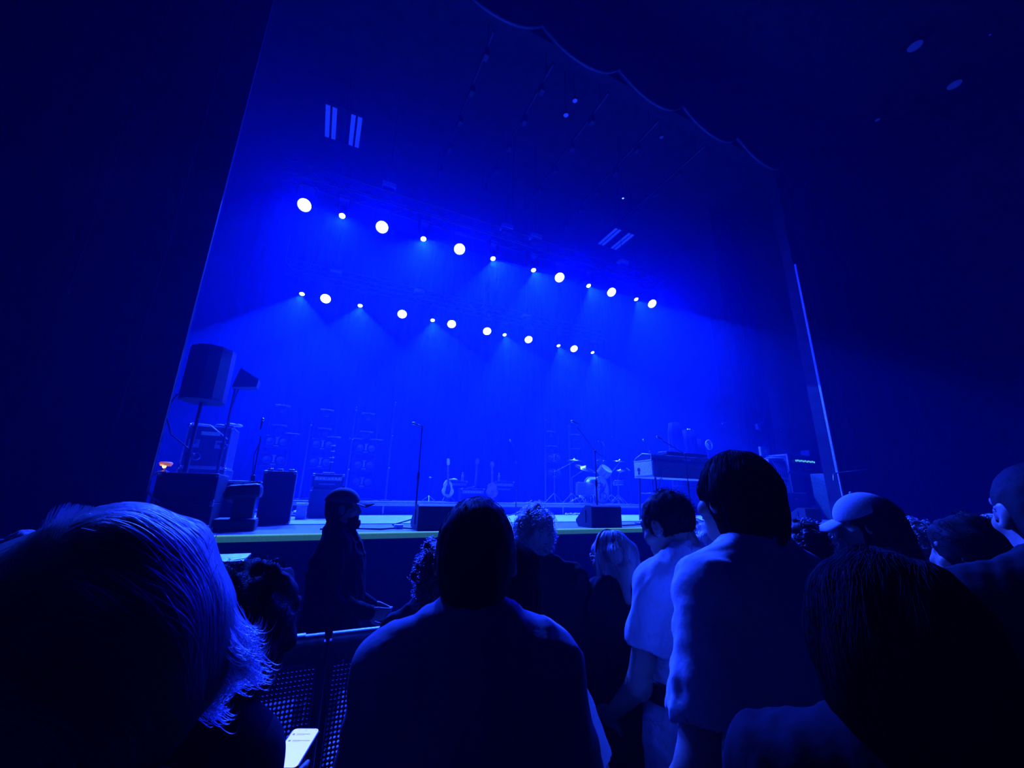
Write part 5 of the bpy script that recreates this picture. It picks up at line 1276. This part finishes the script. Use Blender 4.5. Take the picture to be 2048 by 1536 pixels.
def hair_curly(infl=.045, amp=.012, freq=110, curls=240, low=0.0, wide=1.0, r=.0016, rad=.011):
    def f(t, s, fr, S, hp, col, seed):
        h = Field(); h.ell(S((0, -.02, 1.66)), (S((.077, .098, .096)) + infl) * np.array([wide, 1, 1]), k=.03, fr=fr)
        if low: h.ell(S((0, -.06, 1.66 - low * .5)), S((.085 * wide + infl * .5, .07 + infl * .4, .06 + low * .62)), k=.05, fr=fr)
        h.ell(S((0, .125, 1.585)), S((.070, .072, .100)), k=.02, op='s', fr=fr); h.warp = curl_noise(amp, freq, seed)
        V, Fc = h.mesh(.007); m = MB().arrays(V, Fc); rg = np.random.default_rng(seed + 3)
        pick = V[rg.integers(0, len(V), curls)]; q = pick[(pick[:, 1] < S((0, .07, 0))[1])]; n = len(q); a = np.linspace(0, 3.2 * PI, 22)
        e1 = rg.normal(size=(n, 3)); e1 /= np.linalg.norm(e1, axis=1)[:, None]; e2 = np.cross(e1, rg.normal(size=(n, 3))); e2 /= np.linalg.norm(e2, axis=1)[:, None]; ax = np.cross(e1, e2)
        rr = rad * rg.uniform(.6, 1.3, n)[:, None, None]
        P = q[:, None] + rr * (e1[:, None] * np.cos(a)[None, :, None] + e2[:, None] * np.sin(a)[None, :, None]) + ax[:, None] * (a / 10 * .022)[None, :, None]
        Strands().add(P, r * .6).build(m.build('hair', col, t), col)
    return f
def hair_long(length=.26, strands=420, infl=.014, width=.085, front=False, r=.0013, wav=.0, thick=.045, tail=None, bunch=None, gap=.004):
    def f(t, s, fr, S, hp, col, seed):
        h = Field(); h.ell(S(HEADC), S((.077, .098, .096)) + infl, k=.02, fr=fr)
        h.ell(S((0, -.055, 1.62 - length * .42)), S((width, thick + .02, .07 + length * .58)), k=.05, fr=(fr[0], rotm(0, 0, 0)))
        for sx in (-1, 1): h.ell(S((sx * .068, .0 if front else -.02, 1.62 - length * .25)), S((.026, .045, .06 + length * .36)), k=.03)
        h.ell(S((0, .118, 1.590)), S((.068, .072, .118)), k=.025, op='s', fr=fr)
        if bunch: h.ell(S(bunch[0]), S(bunch[1]), k=.02, fr=fr)
        if tail:
            for a, b, ra, rb in tail: h.cap(S(a), S(b), ra * s, rb * s, k=.02)
        h.warp = curl_noise(gap, 60, seed); V, Fc = h.mesh(.007); m = MB().arrays(V, Fc)
        st = crown_starts(strands, s, hp, seed); P = flow(h, st, down_dir(fr, -.15), int((length + .16) / .012), .0125, .0015, wav, 45, seed); Strands().add(P, r * .6).build(m.build('hair', col, t), col)
    return f
# ------------------------------------------------------------------ the crowd
def place(u, v, t, hair_top=0.0):
    p = at_t(u, v, t); return p.x, p.y, p.z - hair_top
def view_yaw(u, v=990):
    d = ray(u, v); return math.atan2(-d.x, d.y)
ARMS_FRONT = (((-.245, .0, 1.13), (-.12, .24, 1.04)), ((.245, .0, 1.13), (.12, .24, 1.04)))
ARMS_DOWN = None

# close-cropped broad person, back to the camera
x, y, H = place(955, 994, .88, .006)
person('broad person with close-cropped hair seen from behind in the middle of the crowd', x, y, H, R(-20), 'skin_dark', 'shirt_mid', .46, .80, .87, 1.0, (-4, 0, -4), (((-.205, -.01, 1.13), (-.17, .19, .98)), ((.228, -.03, 1.13), (.20, .15, .98))), hair_short(420, .005, .0012, 3, 160), 'hair_black', vox=.008, fold=.0035, seed=3)

# long-haired person at the camera's side: hair combed over from a parting and flicked out at the tips
def hair_combed(t, s, fr, S, hp, col, seed):
    h = Field(); h.ell(S((.0, -.012, 1.662)), S((.098, .122, .102)), k=.03, fr=fr).ell(S((.082, -.01, 1.61)), S((.045, .088, .075)), k=.04, fr=fr).ell(S((-.085, -.01, 1.59)), S((.045, .088, .09)), k=.04, fr=fr).ell(S((0, -.075, 1.58)), S((.095, .055, .10)), k=.05, fr=fr)
    h.ell(S((0, .125, 1.58)), S((.072, .070, .11)), k=.02, op='s', fr=fr); h.warp = curl_noise(.003, 70, seed)
    V, Fc = h.mesh(.006); m = MB().arrays(V, Fc); rg = np.random.default_rng(seed); g = Strands()
    for (n, sgn, rad) in ((5200, 1, .00032), (2400, -1, .00032)):
        an = R(84) + rg.uniform(0, R(146), n)                 # the parting runs from the forehead over the crown to the nape
        st = np.stack([-.030 + rg.normal(0, .010, n) + sgn * np.abs(rg.normal(0, .03, n)), -.012 + .125 * np.cos(an), 1.655 + .112 * np.sin(an)], 1); st = (st * s - fr[0]) @ fr[1].T + fr[0]
        Rf = fr[1]
        def dr(p, i, sgn=sgn):
            q = np.zeros_like(p); q[:, 0] = sgn * 1.0; q[:, 1] = -.30; q[:, 2] = -.22 - .075 * i; return q @ Rf.T
        P = flow(h, st, dr, 24, .0115, .0022, .0010, 38, seed + int(sgn), .003); g.add(P, rad)
    # flicked ends
    a = np.linspace(0, 1, 20)
    for k in range(16):                                       # locks that sweep out and hook up at the tips
        n = 80; c0 = np.array([.108 + rg.normal(0, .008), -.075 + .11 * rg.random(), 1.638 + rg.normal(0, .014)]); L = rg.uniform(.5, .85); c = c0 + rg.normal(0, .006, (n, 3)); Ls = L * rg.uniform(.85, 1.1, n)[:, None]; up = rg.uniform(1.1, 1.7)
        dx = (.062 * np.sin(a * 1.75))[None] * Ls; dzv = (-.095 * (a * 1.7 - a ** 2 * up))[None] * Ls; dy = rg.normal(0, .012, n)[:, None] * a[None] + rg.normal(0, .02) * a[None]
        P = np.stack([c[:, :1] + dx, c[:, 1:2] + dy, c[:, 2:] + dzv], -1); P = (P * s - fr[0]) @ fr[1].T + fr[0]; g.add(P, .00035)
    g.build(m.build('hair', col, t), col)
x, y, H = place(205, 1022, .42, .0)
person('person with combed-over wavy hair filling the lower corner below the subwoofers', x, y, H, R(-24), 'skin', 'shirt_black', .5, .82, .84, 1.0, (-22, 12, 38), None, hair_combed, 'hair_ash', vox=.009, seed=8)

# curly-haired person looking down at a phone
x, y, H = place(478, 1113, .85, .042); yw = R(-46)
px_ = at_t(590, 1498, 1.08)
def loc(p): return (Matrix.Rotation(-yw, 3, 'Z') @ (Vector(p) - Vector((x, y, 0)))) / (H / 1.75)
pu = Vector((.36, .92, .10)).normalized(); pn = Vector((-.03, -.14, 1.0)); pn = (pn - pu * pn.dot(pu)).normalized(); pr = pu.cross(pn).normalized()
def lv(v): return tuple(Matrix.Rotation(-yw, 3, 'Z') @ Vector(v))
wl = loc(px_ - pu * .112 - pr * .022 - pn * .024); wr = loc(px_ - pu * .095 + pr * .085 - pn * .046)
person('curly-haired person in dark clothes looking down at a lit phone', x, y, H, yw, 'skin', 'shirt_black', .98, .82, .74, .90, (-28, 12, 36),
       ((((-.235, .04, 1.10)), tuple(wl), dict(dir=lv(pu + pr * .10), up=lv(pn), curl=.03, thumb=1)), (((.235, .02, 1.08)), tuple(wr), dict(dir=lv(pu * .6 - pr * .8), up=lv(pn), curl=.06, thumb=-1))),
       hair_curly(.034, .010, 105, 2200, .26, 1.0, .0009, .0065), 'hair_black', vox=.008, seed=21)
ph = thing('phone', 'phone with a bright white screen held by the curly-haired person', 'phone', px_)
RM = Matrix((pr, pu, pn)).transposed(); ph.rotation_euler = RM.to_euler()
b = bmesh.new(); bmesh.ops.create_cube(b, size=1)
for q in b.verts: q.co = Vector((q.co.x * .076, q.co.y * .152, q.co.z * .009))
bmesh.ops.bevel(b, geom=[e for e in b.edges if abs(e.verts[0].co.z - e.verts[1].co.z) > .005], offset=.011, segments=4, affect='EDGES'); b.verts.index_update()
MB().add([q.co.copy() for q in b.verts], [[q.index for q in f.verts] for f in b.faces]).build('body', 'black_paint', ph); b.free()
def rrect(w, h, r, n=5):
    return [(cx * (w / 2 - r) + r * math.cos(a0 + k * PI / 2 / n), cy * (h / 2 - r) + r * math.sin(a0 + k * PI / 2 / n)) for (cx, cy, a0) in ((1, 1, 0), (-1, 1, PI / 2), (-1, -1, PI), (1, -1, 1.5 * PI)) for k in range(n + 1)]
MB().prism(rrect(.070, .145, .009), .0008, Matrix.Translation((0, 0, .0049))).build('screen', 'phone_screen', ph)
ink = MB()
def bar(x0, x1, y, h=.0016): ink.box(((x0 + x1) / 2, y, .00545), (x1 - x0, h, .0003))
bar(-.019, -.018, .067, .003); bar(.0, .002, .066, .003); bar(.027, .029, .067, .002)
for (yy, n) in ((.050, 11), (.024, 14)):
    ink.box((-.026, yy - .001, .00545), (.006, .006, .0003))
    xx = -.018
    for k in range(n):
        w = .0018 + .0016 * ((k * 7) % 3) / 2; bar(xx, xx + w, yy, .0024); xx += w + .0008
    for k in range(5): bar(-.017 + k * .0045, -.0145 + k * .0045, yy - .0045, .0012)
ink.build('screen_text', 'phone_ink', ph)

# cap wearer in the pit, profile to the right
x, y, H = place(694, 975, 2.75, .020)
person('bearded person in a peaked cap and dark jacket standing in the pit in profile', x, y, H, R(-97), 'skin', 'shirt_black', 1.0, .80, 1.06, 1.22, (2, 0, 0), (((-.25, .02, 1.13), (-.20, .24, 1.0)), ((.26, -.02, 1.13), (.20, .22, 1.05))), hair_short(160, .004, .002), 'hair_brown', cap=('cap_dark',), beard=True, seed=31, fold=.006)

# curly-haired person partly hidden, next to the close-cropped head
x, y, H = place(884, 1079, 1.60, .035)
person('curly-haired person in a dark ruffled top half hidden by the close-cropped head', x, y, H, R(-12), 'skin', 'shirt_navy', .9, .84, .88, .95, (-6, 0, 10), ARMS_FRONT, hair_curly(.028, .010, 115, 1200, .22, .95, .0011, .007), 'hair_brown', seed=41, fold=.008)
# dark straight hair, pale top
x, y, H = place(1022, 1078, 1.25, .014)
person('person with straight dark hair and a pale top pressed close beside the close-cropped head', x, y, H, R(-24), 'skin', 'shirt_white', .45, .90, .80, .9, (-3, 0, 0), ARMS_DOWN, hair_long(.20, 300, .012, .078), 'hair_black', seed=45)
# person with pinned-up wavy hair, dark cardigan
x, y, H = place(1068, 1004, 1.86, .026)
person('person with pinned-up wavy hair and a dark jacket facing the drums', x, y, H, R(-28), 'skin', 'shirt_black', 1.0, .72, 1.0, 1.05, (-2, 0, 4), ARMS_FRONT, hair_curly(.008, .006, 95, 700, .06, .95, .0011, .010), 'hair_ash', seed=51, fold=.006)
# blonde with hair band and glasses
x, y, H = place(1229, 1058, 1.84, .018)
person('blonde person in glasses with a hair band and dark top, glancing sideways', x, y, H, R(-24), 'skin', 'shirt_black', .80, .78, .94, 1.05, (-8, 0, 34), (((-.245, .0, 1.13), (-.15, .26, 1.12), dict(dir=(.25, .9, .35), curl=.7)), ((.245, .0, 1.13), (.14, .24, 1.05))), hair_long(.02, 420, .013, .055, wav=.003, r=.0015, gap=.005, tail=[((0, -.10, 1.66), (0, -.135, 1.60), .03, .028), ((0, -.135, 1.60), (.01, -.12, 1.47), .028, .016)]), 'hair_blond', 'trousers_grey', seed=61, fold=.008, glasses=True)
hb = bpy.data.objects['person.%03d' % 7] if 'person.007' in bpy.data.objects else None
if hb:
    s = H / 1.75; nk = np.array([0, -.015, 1.515]) * s; Rr = rotm(-8, 0, 34)
    MB().tube([tuple(Rr @ (np.array([.0 + .096 * math.cos(a), .005, 1.655 + .112 * math.sin(a)]) * s - nk) + nk) for a in np.linspace(.1, PI - .1, 24)], .006, 8).build('hair_band', 'webbing', hb)
# short dark hair, pale T-shirt, black waist strap
x, y, H = place(1349, 971, 1.60, .020)
person('short-haired person in a pale T-shirt with a black waist strap, looking down', x, y, H, R(4), 'skin', 'shirt_white', .29, .865, .92, .98, (-24, 0, 8), (((-.225, .03, 1.13), (-.17, .22, .97), dict(curl=.8)), ((.225, -.01, 1.13), (.15, .22, 1.05), dict(curl=.8))), hair_curly(.007, .003, 150, 1100, 0, 1.0, .0008, .0055), 'hair_black', vox=.0075, fold=.0042, seed=71, belt=1.11)
# tall person with dark collar-length hair
def hair_tall(t, s, fr, S, hp, col, seed):
    h = Field(); h.ell(S(HEADC), S((.082, .106, .104)), k=.02, fr=fr).ell(S((0, -.048, 1.585)), S((.070, .055, .095)), k=.04, fr=fr).ell(S((.064, -.025, 1.60)), S((.024, .050, .075)), k=.03, fr=fr).ell(S((-.064, -.03, 1.605)), S((.024, .046, .075)), k=.03, fr=fr)
    h.ell(S((0, .124, 1.595)), S((.070, .070, .128)), k=.03, op='s', fr=fr); h.warp = curl_noise(.0025, 90, seed); V, Fc = h.mesh(.006); m = MB().arrays(V, Fc)
    st = crown_starts(700, s, hp, seed); P = flow(h, st, down_dir(fr, -.1), 22, .0115, .0018, .0015, 30, seed); Strands().add(P, .0006).build(m.build('hair', col, t), col)
x, y, H = place(1465, 902, 1.17, .010)
person('tall person with dark collar-length hair in a T-shirt, head turned to the stage middle', x, y, H, R(0), 'skin', 'shirt_white', .37, .78, .95, 1.0, (-4, 0, -2), (((-.265, -.03, 1.13), (-.24, .14, .92)), ((.265, -.03, 1.13), (.22, .18, .95))), hair_tall, 'hair_black', vox=.0075, fold=.0042, seed=81)
# fuzzy pale hood between them
x, y, H = place(1415, 1040, 1.86, .03)
person('person with pale fluffy hair glimpsed between the two people in T-shirts', x, y, H, R(-40), 'skin', 'shirt_grey', .95, .84, .92, 1.0, (-4, 0, 0), ARMS_DOWN, hair_long(.16, 420, .022, .08, wav=.006, r=.0016, gap=.008), 'hair_grey', seed=91)
# foreground dark figure at the lower corner
x, y, H = place(1748, 1090, .60, .03)
person('dark figure with tousled hair filling the lower corner beyond the tall person', x, y, H, R(-62), 'skin', 'shirt_black', .5, .82, 1.02, 1.05, (-3, 0, 0), ARMS_DOWN, hair_long(.05, 1700, .024, .085, wav=.002, r=.0007, gap=.004), 'hair_black', vox=.009, fold=.0035, seed=101)
# heads further along the barricade
x, y, H = place(1601, 1040, 1.95, .03)
person('person with tousled dark curls just past the tall person', x, y, H, R(-40), 'skin', 'shirt_black', .9, .84, .95, 1.0, (-2, 0, 0), ARMS_DOWN, hair_curly(.026, .010, 120, 260, 0, 1.0, .0016, .010), 'hair_brown', seed=111)
x, y, H = place(1660, 1043, 2.25, .012)
person('person with smooth short ash hair in front of the wedge under the rack', x, y, H, R(-45), 'skin', 'shirt_grey', .9, .84, .95, 1.0, (-2, 0, 0), ARMS_DOWN, hair_short(240, .014, .003, 8), 'hair_ash', seed=121)
x, y, H = place(1735, 982, 1.82, .020)
person('person in a pale baseball cap with long dark hair, facing the stage in profile', x, y, H, R(14), 'skin', 'shirt_navy', .6, .82, .95, 1.0, (-16, 0, 16), ARMS_FRONT, hair_long(.26, 380, .004, .070, thick=.05), 'hair_black', cap=('cap_pale',), seed=131)
x, y, H = place(1818, 1042, 2.2, .03)
person('person with pale curly hair beyond the baseball cap wearer', x, y, H, R(-40), 'skin', 'shirt_white', .6, .84, .92, 1.0, (-2, 0, 0), ARMS_DOWN, hair_curly(.026, .011, 115, 320, .06, 1.0, .0018, .012), 'hair_ash', seed=141)
x, y, H = place(1926, 1030, 1.45, .018)
person('person with dark rounded hair and pale collar near the hall side', x, y, H, R(-10), 'skin', 'shirt_mid', .9, .84, .95, 1.0, (-4, 0, 20), ARMS_FRONT, hair_curly(.020, .006, 90, 200, 0, 1.0, .0013, .009), 'hair_black', seed=151)
x, y, H = place(1984, 1026, 2.05, .02)
person('grey-haired bearded person beneath the shaven head at the hall side', x, y, H, R(-10), 'skin', 'shirt_grey', .9, .84, 1.0, 1.05, (-4, 0, 24), ARMS_DOWN, hair_short(300, .014, .004, 6), 'hair_grey', beard=True, seed=161)
x, y, H = place(2066, 921, 1.02, .006)
person('tall person with a shaven head at the far edge of the crowd, rim lit', x, y, H, R(-52), 'skin', 'shirt_black', .5, .82, 1.05, 1.05, (-4, 0, 4), ARMS_DOWN, hair_short(200, .004, .001, 2), 'hair_black', seed=171)
x, y, H = place(52, 1058, 2.4, .02)
person('person with short hair barely visible beyond the combed-over wavy hair', x, y, H, R(-20), 'skin', 'shirt_black', .9, .84, .95, 1.0, (-10, 0, -10), ARMS_FRONT, hair_short(240, .014, .004, 6), 'hair_ash', seed=181)
